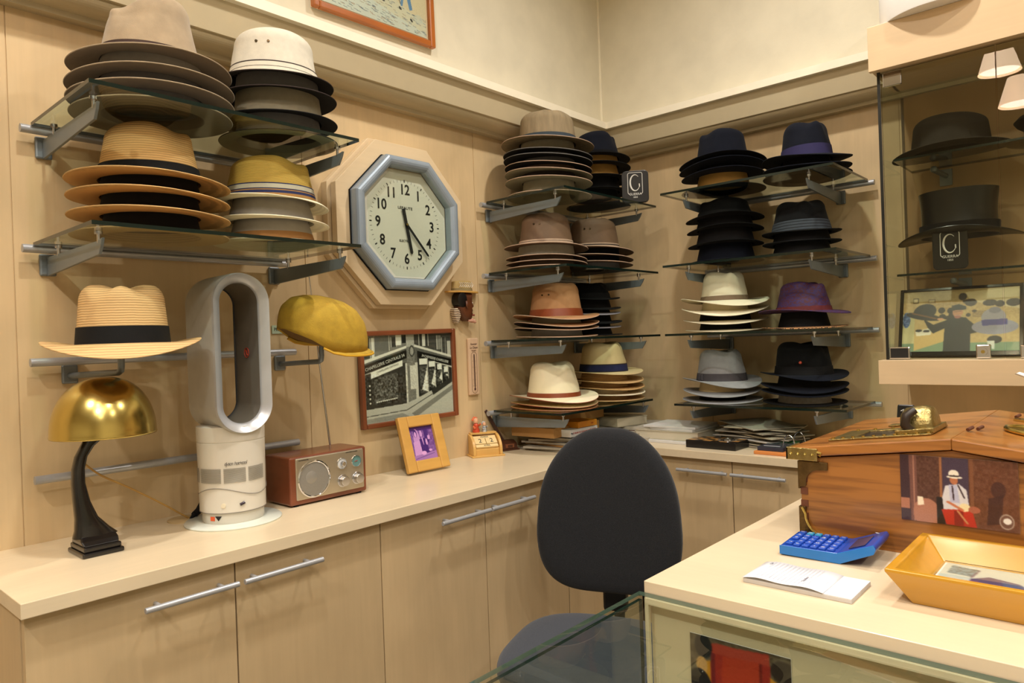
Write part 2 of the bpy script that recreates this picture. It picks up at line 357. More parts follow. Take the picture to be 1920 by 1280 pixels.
# ------------------------------------------------------------------ hats
def felt(name, c, var=.1): return mat('felt_'+name, c, .92, var=var, scale=35, bump=.25, bscale=500, sheen=(.25 if max(c) > 90 else .02), spec=.15)
def straw(name, c, var=.16, s=60, c2=None): return mat('straw_'+name, c, .75, var=var, scale=s, bump=.35, kind='wave', c2=c2, spec=.3)
def cloth(name, c, var=.05): return mat('cloth_'+name, c, .85, var=var, scale=60, bump=.2, bscale=700, spec=.3)
def hat(label, loc, R, cR, H, crown, brim=None, band=None, under=None, kind='fedora', yaw=0, group=None, bh=.03, curl=(.004, -.004, -.010), droop=0, edge=None,
        tilt=(0, 0), slope=.05, dent=1.0, pinch=.24, elong=1.03, name=None, pieces=(), bandx=1.0, nest=1.0, eyelets=False, taper=None):
    name = name or {'fedora': 'fedora', 'trilby': 'trilby', 'bucket': 'brimmed_cloth_hat', 'top': 'top_hat', 'homburg': 'homburg'}[kind]
    brim = brim or crown; under = under or brim; edge = edge or brim
    t = thing(name, label, 'hat', loc, group=group, rot=(tilt[0], tilt[1], yaw))
    n = 72; a0, b0 = cR*1.08, cR*.93; A, B = R*elong, R*(2-elong)
    # crown ------------------------------------------------------
    TP = dict(fedora=.20, trilby=.25, bucket=.10, top=-.02, homburg=.12)[kind] if taper is None else taper
    rs = []
    nv = 22
    if kind == 'top': prof = [(1-.05*math.sin(PI*k/10)+.02*k/10, k/10) for k in range(11)]+[(1.005, 1.0), (.97, 1.004), (.7, 1.0), (.3, .995), (.02, .995)]
    else:
        sh = dict(fedora=.30, trilby=.28, bucket=.34, homburg=.34)[kind]; prof = []
        for k in range(12):
            q = k/11*(1-sh); prof.append((1-TP*q, q))
        q0 = 1-TP*(1-sh)
        for k in range(1, 12):
            t_ = k/11*PI/2; prof.append((max(.015, q0*((1-sh*1.15)+sh*1.15*math.cos(t_)) if t_ < PI/2*.92 else .015), (1-sh)+sh*math.sin(t_)))
        last = prof[-2][0]; zt = prof[-2][1]
        prof = prof[:-1]+[(last*.75, zt+.012), (last*.5, zt+.02), (last*.25, zt+.024), (.01, zt+.025)]
    for r, q in prof:
        ring = []
        for i in range(n):
            th = 2*PI*i/n; x = a0*r*math.cos(th); y = b0*r*math.sin(th); z = H*q
            if kind in ('fedora', 'trilby', 'homburg'):
                xx = x/a0; yy = y/b0
                k = max(0, (q-.55)/.45)**.8
                z += H*slope*xx*k
                if kind != 'homburg':
                    D = H*(.30 if kind == 'fedora' else .34)*dent
                    z -= D*k*math.exp(-((yy)/.26)**2)*math.exp(-((xx-.02)/.62)**4)
                    pf = math.exp(-((xx-.62)/.30)**2)*math.exp(-((abs(yy)-.50)/.34)**2)*max(0, (q-.35)/.65)
                    y -= math.copysign(b0*pinch*pf, y) if abs(y) > 1e-6 else 0
                    z -= H*.10*pf
                else:
                    z -= H*.16*k*math.exp(-(yy/.30)**2)*math.exp(-(xx/.7)**4)
            elif kind == 'bucket':
                z -= H*.10*max(0, (q-.7)/.3)*math.exp(-((y/b0)/.4)**2-((x/a0-.1)/.6)**2)
                z += H*.02*math.sin(5*th+x*40)*max(0, q-.5); x *= 1+.012*math.sin(3*th+q*6)
            ring.append((x*nest, y*nest, z*(1 if nest == 1 else .94)))
        rs.append(ring)
    m_ = MB(); m_.rings(rs, 0, False, True); obj('crown', m_, crown, t, smooth=True)
    # brim -------------------------------------------------------
    c0, c1, c2 = curl; th_ = .0014
    def bz(s, th): return droop*s+(c0+c1*math.cos(th)+c2*math.cos(2*th))*s**2
    ss = [0, .12, .28, .45, .62, .78, .9, .97, 1.0]
    top = []; bot = []
    for s in ss:
        ra = a0*.99*nest; rb = b0*.99*nest
        rt = [((ra+(A-ra)*s)*math.cos(2*PI*i/n), (rb+(B-rb)*s)*math.sin(2*PI*i/n)) for i in range(n)]
        top.append([(x, y, bz(s, 2*PI*i/n)+th_) for i, (x, y) in enumerate(rt)])
        bot.append([(x, y, bz(s, 2*PI*i/n)-th_) for i, (x, y) in enumerate(rt)])
    m_ = MB(); m_.rings(top, 0, False, False); m_.rings([top[-1], [(x*1.006, y*1.006, z-th_) for x, y, z in top[-1]], bot[-1]], 2, False, False); m_.rings(bot[::-1], 1, False, False)
    # inner lining band seen from below
    m_.rings([bot[0], [(x*.97*(1-max(TP, 0)*.02/H), y*.97*(1-max(TP, 0)*.02/H), z+.02) for x, y, z in bot[0]]], 1, False, False)
    obj('brim', m_, [brim, under, edge], t, smooth=True, fixn=False)
    # band -------------------------------------------------------
    if band:
        bands = band if isinstance(band, list) else [(band, 0, 1)]
        for (bm_, q0_, q1_) in bands:
            m_ = MB(); rr_ = []
            for k in range(5):
                z = .001+bh*(q0_+(q1_-q0_)*k/4); q = z/H; s = ((1-TP*q)*1.018+.004)*nest*bandx
                rr_.append([(a0*s*math.cos(2*PI*i/n), b0*s*math.sin(2*PI*i/n), z) for i in range(n)])
            inn = [[(x*.97, y*.97, z) for x, y, z in rr_[-1]]]
            m_.rings(rr_+inn, 0, False, False); obj('hat_band', m_, bm_, t, smooth=True)
        if kind in ('fedora', 'trilby') and 'bow' in pieces:
            m_ = MB(); s = 1.035*nest; yb = b0*s*-1
            m_.box(-.018, yb-.003, .003, .018, yb+.004, bh*.95); m_.box(-.004, yb-.006, .001, .004, yb+.004, bh*1.02)
            obj('bow', m_, bands[0][0], t, bevel=.002)
    if eyelets:
        for ang in (eyelets if isinstance(eyelets, tuple) else (-.25, .05)):
            q = .62; s = (1-TP*q)*1.0; c_, s_ = math.cos(ang), math.sin(ang)
            p = Vector((a0*s*c_, b0*s*s_, H*q)); d = Vector((c_, s_, .1)).normalized()
            m_ = MB(); m_.cyl(p-d*.003, p+d*.0025, .0045, 14, .003); obj('eyelet', m_, brass_eye, t, smooth=True)
    if 'badge' in pieces:
        p = Vector((a0*.1, -b0*.93, H*.36)); d = Vector((.1, -1, .1)).normalized()
        a_ = math.radians(-35); p = Vector((a0*.93*math.cos(a_), b0*.93*math.sin(a_), H*.38)); d = Vector((math.cos(a_), math.sin(a_), .15)).normalized()
        m_ = MB(); m_.cyl(p-d*.002, p+d*.004, .006, 16, .004); obj('badge', m_, mat('red_badge', (190, 70, 40), .4), t, smooth=True)
    return t
brass_eye = mat('eyelet_metal', (84, 72, 54), .35, 1)
def stack(side, d, u, items, where, group, yaw, shelf_z, curl=(.0, -.004, -.006)):
    """items from the top hat down: (measured z of the brim ends, R, settings)"""
    n = len(items); names = ['', 'second from top', 'third from top', 'fourth from top', 'fifth from top', 'sixth from top']
    zs = []
    for i, (z, R, kw) in enumerate(items):
        k = 1.0 if i < n-2 else (.6 if i == n-2 else .25)
        if n == 1: k = 1
        c = tuple(v*k for v in curl); kw['curl'] = c[:3]; kw['droop'] = c[3] if len(c) > 3 else 0
        x, y = (d, u) if side == 'L' else (u, -d)
        va = math.atan2(-2.75-y, 1.872-x)-yaw-kw.get('dyaw', 0)
        bz = lambda th: c[0]+c[1]*math.cos(th)+c[2]*math.cos(2*th)+kw.get('droop', 0)
        zs.append(z-(bz(va+PI/2)+bz(va-PI/2))/2)
        if i == n-1: zs[-1] = max(shelf_z-min(min(bz(2*PI*q/36) for q in range(36)), 0)+.0018, min(zs[-1], shelf_z+.012))
    for i in range(n-2, -1, -1): zs[i] = max(zs[i], zs[i+1]+.0125)
    for i, (z, R, kw) in enumerate(items):
        kw = dict(kw); desc = kw.pop('desc'); cR = kw.pop('cR'); H = kw.pop('H')
        du = kw.pop('du', 0); dd = kw.pop('dd', 0)
        if i:
            kw['nest'] = .955; kw.setdefault('kind', items[0][2].get('kind', 'fedora')); H = max(H*.9, zs[i-1]-zs[i]+.03); kw['bh'] = zs[i-1]-zs[i]+.004
        pos = ('topmost' if i == 0 else 'bottom one' if i == n-1 else names[i])
        lab = '%s, %s, %s' % (desc, pos, where)
        loc = (d+dd, u+du, zs[i]) if side == 'L' else (u+du, -(d+dd), zs[i])
        hat(lab, loc, R, cR, H, yaw=yaw+kw.pop('dyaw', 0), group=group, **kw)
k_black = felt('black', (15, 15, 16)); k_navy = felt('navy', (17, 20, 30)); k_taupe = felt('taupe', (160, 142, 116)); k_brown = felt('brown', (104, 86, 64))
k_blk_rib = cloth('black_ribbon', (14, 14, 16)); k_brown_rib = cloth('brown_ribbon', (62, 46, 40)); k_grey_rib = cloth('grey_ribbon', (152, 147, 140)); k_dgrey_rib = cloth('dark_grey_ribbon', (112, 109, 108))
k_lgrey = felt('light_grey', (146, 146, 148)); k_lil = felt('lilac_grey', (142, 138, 148)); k_char = felt('charcoal', (27, 26, 27))
s_nat = straw('natural', (200, 160, 104)); s_pale = straw('pale', (226, 206, 160)); s_white = mat('straw_ivory', (236, 224, 190), .7, var=.08, scale=9, bump=.15, bscale=600); s_olive = straw('olive', (176, 142, 64), s=90)
s_pan = mat('straw_panama', (222, 198, 148), .7, var=.14, scale=5, bump=.2, bscale=600); s_tan = straw('tan', (206, 170, 118))
s_cream = straw('cream', (236, 226, 196), .05)
c_white = cloth('off_white', (208, 202, 186)); c_dark = cloth('dark_piping', (52, 42, 40)); c_greige = cloth('greige', (150, 142, 120)); c_grey = cloth('grey_cotton', (112, 110, 108))
c_brn = mat('cloth_waxed_brown', (110, 84, 62), .7, var=.14, scale=14, bump=.3, bscale=90); c_tanb = cloth('pinkish_beige', (188, 160, 138)); c_olv = mat('cloth_olive_linen', (136, 120, 92), .85, var=.18, scale=16, stretch=(3, 3, .6), bump=.4, bscale=60)
c_camel = cloth('camel', (168, 124, 84)); leather = mat('russet_leather', (132, 62, 30), .45, var=.1)
c_tan2 = cloth('mustard_lining', (170, 130, 66)); c_teal = cloth('slate_ribbon', (52, 62, 70))
c_blue = cloth('navy_stripe', (36, 40, 78)); c_brnst = cloth('brown_stripe', (150, 108, 62)); c_grst = cloth('grey_stripe', (172, 164, 148))
fl = (.002, -.001, -.002); snap = (.002, -.006, -.012); up = (.010, -.002, -.006)
YL = math.radians(-28); YR = math.radians(-62); YS = math.radians(-112); YF = math.radians(58); YB = math.radians(-150)
gL = 'hats stacked on the glass shelves'
# L1a
stack('L', .215, -2.075, [
 (1.946, .163, dict(desc='tall taupe felt fedora, brown band', cR=.098, H=.145, crown=k_taupe, brim=k_taupe, under=k_brown, band=k_brown_rib, bh=.024, slope=-.12, dent=1.35, pinch=.34, dyaw=.35, taper=.30)),
 (1.904, .166, dict(desc='brown felt hat with wide grey band', cR=.105, H=.12, crown=k_grey_rib, brim=k_taupe, under=k_brown, band=k_grey_rib, bh=.036)),
 (1.874, .165, dict(desc='brown felt hat with mid grey band', cR=.105, H=.12, crown=k_grey_rib, brim=k_taupe, under=k_brown, band=k_dgrey_rib, bh=.030)),
 (1.843, .160, dict(desc='brown felt hat with dark grey band', cR=.103, H=.12, crown=k_dgrey_rib, brim=k_taupe, under=k_brown, band=k_dgrey_rib, bh=.028))],
 'far-left upper shelf, left stack', gL, YS, 1.837, (.0, -.003, -.004, -.010))
# L1b
stack('L', .205, -1.757, [
 (1.990, .143, dict(desc='off-white cloth hat with two eyelets', kind='bucket', cR=.101, du=-.008, taper=.16, H=.122, crown=c_white, brim=c_white, under=k_char, edge=c_dark, band=[(c_white, 0, .42), (c_dark, .40, .46), (c_white, .46, .88), (c_dark, .9, 1)], bh=.026, droop=-.006, eyelets=(1.02, 1.32))),
 (1.955, .143, dict(desc='dark brimmed hat with grey cotton crown', cR=.100, H=.10, crown=c_grey, brim=k_char, under=k_char, edge=c_dark, band=c_grey, bh=.030)),
 (1.895, .143, dict(desc='dark brimmed hat with pale greige crown', cR=.105, H=.09, crown=c_greige, brim=k_char, under=k_char, band=c_greige, bh=.052)),
 (1.847, .143, dict(desc='dark brimmed hat with slate crown', cR=.103, H=.09, crown=c_dark, brim=k_char, under=c_greige, band=k_dgrey_rib, bh=.034))],
 'far-left upper shelf, right stack', gL, YS, 1.837, (-.002, -.003, .002, -.010))
# L2a
stack('L', .212, -2.087, [
 (1.692, .162, dict(desc='natural straw fedora with black band', cR=.098, H=.123, crown=s_nat, band=k_blk_rib, bh=.030, taper=.22)),
 (1.655, .160, dict(desc='natural straw hat with black band', cR=.100, H=.11, crown=k_blk_rib, brim=s_nat, band=k_blk_rib, bh=.030)),
 (1.616, .160, dict(desc='natural straw hat with deeply curled brim', cR=.100, H=.11, crown=k_blk_rib, brim=s_nat, band=k_blk_rib, bh=.030)),
 (1.576, .156, dict(desc='natural straw hat', cR=.099, H=.10, crown=k_blk_rib, brim=s_nat, band=k_blk_rib, bh=.030))],
 'far-left lower shelf, left stack', gL, YF, 1.571, (.0, -.006, -.003, -.004))
# L2b
st = [(c_blue, .92, 1), (c_grst, .60, .92), (c_blue, .52, .58), (c_brnst, .44, .52), (c_blue, .24, .44), (c_brnst, .02, .24), (c_blue, 0, .02)]
stack('L', .205, -1.788, [
 (1.682, .138, dict(desc='olive straw trilby with striped band', kind='trilby', cR=.103, H=.110, crown=s_olive, brim=s_cream, band=st, bh=.034, taper=.2)),
 (1.634, .138, dict(desc='cream brimmed hat with grey band', cR=.102, H=.10, crown=k_grey_rib, brim=s_cream, band=k_grey_rib, bh=.038)),
 (1.586, .138, dict(desc='cream brimmed hat', cR=.102, H=.10, crown=k_grey_rib, brim=s_cream, band=[(k_grey_rib, .4, 1), (c_brnst, 0, .4)], bh=.036))],
 'far-left lower shelf, right stack', gL, YF, 1.571, (.0, -.010, -.002, -.005))
hat('wide-brimmed honey straw fedora with black ribbon hanging above the brass lamp', (.22, -2.157, 1.339), .158, .097, .128, s_tan, band=k_blk_rib, bh=.036, yaw=YL+.12, curl=(-.004, -.012, -.013), name='straw_fedora', elong=1.03, taper=.12, dent=.5, pinch=.17, slope=.0)
# M1a
stack('L', .2, -.635, [
 (2.038, .170, dict(desc='olive linen hat with slate band', kind='bucket', cR=.103, H=.118, crown=c_olv, brim=c_tanb, under=c_olv, band=c_teal, bh=.026, taper=.14)),
 (1.996, .164, dict(desc='dark grey hat with khaki lined crown', cR=.100, H=.10, crown=c_greige, brim=k_char, under=k_char, edge=c_grey, band=c_greige, bh=.036)),
 (1.977, .163, dict(desc='black hat with thin grey edge', cR=.100, H=.09, crown=k_char, brim=k_char, edge=c_grey, band=k_dgrey_rib, bh=.016)),
 (1.950, .160, dict(desc='charcoal hat with brown band', cR=.100, H=.09, crown=c_dark, brim=k_char, edge=c_tanb, band=k_dgrey_rib, bh=.022)),
 (1.926, .161, dict(desc='brown hat with pink-beige edge', cR=.100, H=.09, crown=c_dark, brim=c_brn, edge=c_tanb, under=c_greige, band=c_brn, bh=.02)),
 (1.898, .160, dict(desc='khaki hat with pink-beige edge', cR=.100, H=.09, crown=c_dark, brim=c_greige, edge=c_tanb, under=c_greige, band=c_dark, bh=.022)),
 (1.853, .156, dict(desc='greige felt hat', cR=.098, H=.09, crown=c_greige, brim=c_greige, edge=c_tanb, band=c_greige, bh=.03))],
 'top shelf beside clock', gL, YF, 1.837, (.0, -.009, .002, -.007))
stack('L', .2, -.312, [
 (2.040, .132, dict(desc='black felt fedora', cR=.086, H=.105, crown=k_navy, brim=k_black, band=k_black, bh=.02)),
 (2.005, .133, dict(desc='black hat with mustard lining showing', cR=.088, H=.09, crown=c_tan2, brim=k_black, band=c_tan2, bh=.030)),
 (1.955, .130, dict(desc='black hat with mustard band', cR=.088, H=.09, crown=c_tan2, brim=k_black, band=c_tan2, bh=.042)),
 (1.905, .130, dict(desc='black felt hat', cR=.090, H=.09, crown=k_black, brim=k_black, band=k_blk_rib, bh=.040)),
 (1.848, .128, dict(desc='black felt hat', cR=.090, H=.09, crown=k_black, brim=k_black, band=k_blk_rib, bh=.040))],
 'behind the black sign', gL, YF, 1.837, (.0, -.003, -.002, -.004))
# M2
stack('L', .2, -.665, [
 (1.652, .153, dict(desc='brown waxed cloth hat with beige corded band', kind='bucket', cR=.096, H=.122, crown=c_brn, brim=c_brn, edge=c_tanb, band=[(c_tanb, .7, 1), (c_dark, .6, .7), (c_tanb, .3, .6), (c_dark, 0, .3)], bh=.018, eyelets=(-2.35, -2.1), taper=.2)),
 (1.611, .148, dict(desc='brown hat with stone band', cR=.103, H=.09, crown=c_greige, brim=c_brn, edge=c_tanb, band=c_grst, bh=.038)),
 (1.594, .148, dict(desc='brown hat with curled beige edge', cR=.10, H=.08, crown=c_brn, brim=c_brn, edge=c_tanb, band=c_brn, bh=.014)),
 (1.578, .147, dict(desc='brown hat', cR=.10, H=.08, crown=c_brn, brim=c_brn, edge=c_tanb, band=c_brn, bh=.012))],
 'second corner shelf, left stack', gL, YF, 1.571, (.0, -.006, -.003, -.006))
stack('L', .2, -.356, [
 (1.662, .156, dict(desc='dark brown cloth hat with beige piping', kind='bucket', cR=.098, H=.124, crown=c_brn, brim=c_brn, edge=c_tanb, band=[(c_tanb, .75, 1), (c_dark, .5, .75), (c_tanb, .25, .5)], bh=.018, eyelets=(-2.3, -2.05), taper=.18)),
 (1.632, .154, dict(desc='brown hat with black band', cR=.100, H=.09, crown=k_char, brim=c_brn, edge=c_tanb, band=k_char, bh=.024)),
 (1.608, .152, dict(desc='brown hat with charcoal band', cR=.100, H=.09, crown=k_char, brim=c_brn, edge=c_tanb, band=k_char, bh=.020)),
 (1.579, .146, dict(desc='brown hat with grey band', cR=.100, H=.09, crown=c_grey, brim=c_brn, edge=c_tanb, band=c_grey, bh=.026))],
 'second corner shelf, right stack', gL, YF, 1.571, (.0, -.010, -.002, -.006))
# M3
stack('L', .212, -.635, [
 (1.404, .165, dict(desc='camel hat with russet leather band', kind='bucket', cR=.105, H=.130, crown=c_camel, brim=c_camel, edge=c_tanb, band=leather, bh=.028, eyelets=(-1.05, -.75), taper=.2)),
 (1.378, .163, dict(desc='camel hat with dark underbrim', cR=.10, H=.08, crown=c_dark, brim=c_camel, under=c_dark, edge=c_tanb, band=c_greige, bh=.022)),
 (1.358, .161, dict(desc='camel hat with beige edge', cR=.10, H=.08, crown=c_dark, brim=c_camel, under=c_dark, edge=c_tanb, band=c_dark, bh=.018)),
 (1.325, .156, dict(desc='camel hat with lilac-grey band', cR=.104, H=.08, crown=k_lil, brim=c_camel, under=c_brn, edge=c_tanb, band=k_grey_rib, bh=.034))],
 'third corner shelf, left stack', gL, YL, 1.319, (.0, -.003, -.011))
stack('L', .158, -.342, [
 (1.476, .128, dict(desc='black felt hat', cR=.090, H=.068, crown=k_black, band=k_blk_rib, bh=.02)),
 (1.436, .130, dict(desc='black hat with wide charcoal band', cR=.095, H=.08, crown=k_char, brim=k_black, band=k_char, bh=.034)),
 (1.416, .128, dict(desc='lilac-grey felt hat', cR=.09, H=.07, crown=k_lil, brim=k_lil, band=k_black, bh=.014)),
 (1.381, .133, dict(desc='black hat with broad black crown', cR=.095, H=.08, crown=k_black, brim=k_black, band=k_black, bh=.030)),
 (1.359, .128, dict(desc='lilac-grey felt hat', cR=.09, H=.07, crown=k_lil, brim=k_lil, band=k_black, bh=.014)),
 (1.326, .133, dict(desc='charcoal felt hat', cR=.097, H=.07, crown=k_char, brim=k_black, band=k_char, bh=.028))],
 'third corner shelf, black stack', gL, YL, 1.319, (.0, -.003, -.006))
# M4
stack('L', .2, -.65, [
 (1.105, .168, dict(desc='ivory straw fedora with thin leather band', cR=.102, H=.130, crown=s_white, brim=s_white, edge=leather, band=leather, bh=.016, taper=.2)),
 (1.080, .166, dict(desc='straw hat, russet brim edge', cR=.100, H=.08, crown=s_pan, brim=s_pan, edge=leather, band=c_camel, bh=.018)),
 (1.064, .165, dict(desc='straw hat with russet rim', cR=.100, H=.07, crown=s_pan, brim=s_tan, edge=leather, band=leather, bh=.01))],
 'lowest corner shelf, left stack', gL, YL+.2, 1.058, (.0, -.006, -.010))
stack('L', .2, -.318, [
 (1.178, .160, dict(desc='woven panama hat with navy and brown ribbon', cR=.099, H=.122, crown=s_pan, band=[(c_dark, .0, .12), (c_blue, .12, .88), (c_dark, .88, 1)], bh=.032, droop=-.002, taper=.18)),
 (1.144, .162, dict(desc='tan straw hat', cR=.10, H=.08, crown=s_tan, brim=s_tan, under=s_nat, band=s_tan, bh=.02)),
 (1.118, .164, dict(desc='honey straw hat', cR=.10, H=.08, crown=s_tan, brim=s_nat, under=s_nat, band=s_tan, bh=.02)),
 (1.093, .166, dict(desc='ivory straw hat', cR=.10, H=.08, crown=s_white, brim=s_cream, under=s_tan, band=s_white, bh=.018)),
 (1.068, .163, dict(desc='tan straw hat', cR=.10, H=.07, crown=s_tan, brim=s_tan, under=s_nat, band=s_tan, bh=.018))],
 'lowest corner shelf, right stack', gL, YL+.2, 1.058, (.002, -.004, -.006))
# R1
stack('R', .2, .691, [
 (1.946, .154, dict(desc='navy felt fedora', cR=.088, H=.118, crown=k_navy, brim=k_navy, under=k_black, band=k_navy, bh=.02, tilt=(0, 0))),
 (1.926, .154, dict(desc='navy felt hat with glossy band', cR=.09, H=.08, crown=k_navy, brim=k_navy, band=k_blk_rib, bh=.018)),
 (1.899, .147, dict(desc='navy felt hat with upturned brim', cR=.09, H=.08, crown=k_navy, brim=k_navy, band=k_blk_rib, bh=.022)),
 (1.848, .148, dict(desc='black hat with tan crown', cR=.095, H=.09, crown=c_tan2, brim=k_black, band=c_tan2, bh=.045))],
 'back wall top shelf, left', gL, YB, 1.837, (.0, -.003, -.010))
stack('R', .2, .999, [
 (1.906, .148, dict(desc='tall navy fedora with indigo ribbon', cR=.088, H=.130, crown=k_navy, brim=k_navy, under=k_black, band=cloth('indigo_ribbon', (44, 40, 78)), bh=.040, dyaw=.35)),
 (1.874, .148, dict(desc='navy hat with black band', cR=.092, H=.08, crown=k_black, brim=k_navy, band=k_blk_rib, bh=.03)),
 (1.849, .148, dict(desc='dark navy hat', cR=.09, H=.08, crown=k_black, brim=k_black, band=k_blk_rib, bh=.022))],
 'back wall top shelf, right', gL, YR, 1.837, (.0, -.006, -.008))
# R2
stack('R', .2, .692, [
 (1.738, .138, dict(desc='black felt hat with rolled brim', cR=.093, H=.072, crown=k_black, band=k_blk_rib, bh=.022)),
 (1.696, .135, dict(desc='black hat with dark brown crown', cR=.100, H=.09, crown=k_char, brim=k_black, band=k_char, bh=.036)),
 (1.642, .133, dict(desc='black hat with broad dark band', cR=.102, H=.09, crown=k_char, brim=k_black, band=k_char, bh=.048)),
 (1.585, .132, dict(desc='navy-black felt hat', cR=.102, H=.09, crown=k_navy, brim=k_navy, band=k_navy, bh=.05))],
 'back wall second shelf, left', gL, YB, 1.571, (.0, -.002, -.007))
stc = cloth('slate_grey', (58, 64, 72))
stack('R', .2, .973, [
 (1.657, .134, dict(desc='black trilby with slate striped band', kind='trilby', cR=.106, H=.112, crown=k_black, band=[(stc, 0, .22), (k_blk_rib, .22, .28), (stc, .28, .5), (k_blk_rib, .5, .56), (stc, .56, .78), (k_blk_rib, .78, .84), (stc, .84, 1)], bh=.036, taper=.26)),
 (1.621, .133, dict(desc='black trilby with short brim', cR=.107, H=.09, crown=k_black, brim=k_black, band=k_blk_rib, bh=.03)),
 (1.582, .130, dict(desc='black trilby', cR=.107, H=.09, crown=k_black, brim=k_black, band=k_blk_rib, bh=.034))],
 'back wall second shelf, right', gL, YR, 1.571, (.0, -.002, -.004))
# R3
stack('R', .2, .680, [
 (1.444, .163, dict(desc='cream felt fedora with grey-brown ribbon', cR=.092, H=.112, crown=mat('felt_cream', (222, 212, 186), .9, var=.04), brim=s_cream, under=s_white, band=cloth('taupe_ribbon', (122, 102, 82)), bh=.018, dyaw=.3)),
 (1.412, .163, dict(desc='cream hat with upturned brim', cR=.095, H=.09, crown=s_white, brim=s_cream, under=s_white, band=s_white, bh=.022)),
 (1.368, .158, dict(desc='cream hat with black crown', cR=.105, H=.09, crown=k_blk_rib, brim=s_cream, under=s_white, band=k_blk_rib, bh=.034)),
 (1.327, .150, dict(desc='cream hat', cR=.105, H=.09, crown=k_blk_rib, brim=s_cream, under=s_white, band=k_blk_rib, bh=.032))],
 'back wall third shelf, left', gL, YR, 1.319, (.0, -.010, -.013))
purple = mat('straw_purple', (92, 40, 58), .7, var=.3, scale=120, c2=(58, 40, 96), thr=(.42, .58), stretch=(1, 1, 2), bump=.3, bscale=300)
checker = mat('straw_checker', (36, 22, 22), .7, var=.05, kind='checker', scale=170, c2=(206, 150, 96), thr=(.4, .6))
stack('R', .2, .972, [
 (1.377, .148, dict(desc='purple flecked straw trilby', kind='trilby', cR=.088, H=.104, crown=purple, brim=purple, band=mat('maroon_band', (96, 30, 34), .8, var=.2, scale=60), bh=.016, dyaw=.9)),
 (1.328, .145, dict(desc='black and cream checkered straw hat', cR=.095, H=.09, crown=k_blk_rib, brim=checker, under=checker, band=k_blk_rib, bh=.040))],
 'back wall third shelf, right', gL, YR, 1.319, (.0, -.010, -.011))
# R4
stack('R', .2, .658, [
 (1.142, .146, dict(desc='light grey fedora with dark ribbon', cR=.095, H=.118, crown=k_lgrey, band=cloth('charcoal_ribbon', (76, 72, 76)), bh=.028, droop=-.004, dyaw=.5, pieces=('bow',))),
 (1.104, .147, dict(desc='light grey felt hat', cR=.094, H=.09, crown=k_lgrey, brim=k_lgrey, band=s_pan, bh=.02, droop=-.002)),
 (1.063, .150, dict(desc='pale grey hat', cR=.094, H=.09, crown=k_black, brim=k_lgrey, band=k_blk_rib, bh=.02))],
 'back wall lowest shelf, left', gL, YR, 1.058, (.0, -.010, -.012))
stack('R', .2, .965, [
 (1.168, .147, dict(desc='black felt fedora with small red badge', cR=.100, H=.115, crown=k_black, brim=k_navy, under=k_black, band=k_blk_rib, bh=.028, droop=-.003, dyaw=.3, pieces=('badge',), taper=.16)),
 (1.130, .148, dict(desc='black felt hat with thick brim', cR=.098, H=.09, crown=k_black, brim=k_navy, band=k_blk_rib, bh=.02)),
 (1.108, .147, dict(desc='black felt hat with smooth brim', cR=.098, H=.08, crown=k_black, brim=k_navy, band=k_blk_rib, bh=.016)),
 (1.067, .142, dict(desc='black hat with crinkled wrap', cR=.098, H=.08, crown=k_grey_rib, brim=k_black, band=cloth('crinkled_wrap', (150, 146, 138), .2), bh=.026))],
 'back wall lowest shelf, right', gL, YR, 1.058, (.0, -.006, -.010))
# hats inside the case
hat('dark brown-grey homburg hat on the upper glass shelf inside the display case', (1.424, -.153, 1.857), .149, .103, .110, felt('umber', (50, 44, 38)), kind='homburg', yaw=PI, curl=(.002, -.004, -.006), band=k_black, bh=.004, elong=1.095)
silk = mat('silk_black', (16, 16, 18), .3, var=.2, scale=3, stretch=(1, 1, 14))
hat('glossy black top hat in the middle of the display case', (1.440, -.153, 1.592), .154, .098, .138, silk, kind='top', yaw=PI, curl=(.006, -.002, -.016), droop=-.004, band=k_black, bh=.036, elong=1.10)
# yellow flat cap ------------------------------------------------------
yel = mat('mustard_linen', (186, 150, 46), .8, var=.12, scale=40, bump=.35, bscale=420)
t = thing('flat_cap', 'mustard yellow linen flat cap on a wall holder right of the fan', 'cap', (.19, -1.64, 1.362), rot=(0, .17, 0))
st_ = [(-.142, .006, .022, .006), (-.139, .002, .048, .042), (-.125, -.004, .076, .068), (-.10, -.014, .090, .084), (-.065, -.032, .095, .095), (-.03, -.045, .095, .098), (.01, -.051, .090, .1), (.05, -.0525, .082, .097), (.085, -.0525, .068, .09), (.112, -.052, .046, .078), (.130, -.0515, .018, .062), (.138, -.0485, -.020, .045), (.140, -.049, -.044, .03)]
st_ = [(y*.83+.004, zb*.94, zt, hw*.92) for (y, zb, zt, hw) in st_]
rs = []
for (y, zb, zt, hw) in st_:
    ring = []
    for k in range(33):
        a_ = PI*k/32; c_ = math.cos(a_); s_ = math.sin(a_)
        ring.append((math.copysign(abs(c_)**.75, c_)*hw, y, zb+(zt-zb)*abs(s_)**.7))
    rs.append(ring)
m_ = MB(); nn = 33
for k in range(len(rs)-1):
    pass
V = [p for r in rs for p in r]; Fs = [(k*nn+i, k*nn+i+1, (k+1)*nn+i+1, (k+1)*nn+i) for k in range(len(rs)-1) for i in range(nn-1)]
m_.add(V, Fs+[tuple(range(nn)), tuple(range(len(V)-nn, len(V)))[::-1]]); obj('cap_crown', m_, yel, t, smooth=True, solid=.002)
bt = [(y, zb, hw) for (y, zb, zt, hw) in st_]
lw = [(hw*.97, y, zb+.004) for y, zb, hw in bt]; V = lw+[(-x, y, z) for x, y, z in lw]; nb = len(lw)
m_ = MB(); m_.add(V, [(k, k+1, nb+k+1, nb+k) for k in range(nb-1)]); obj('cap_lining', m_, mat('cap_lining_tan', (120, 88, 34), .9), t, smooth=True)
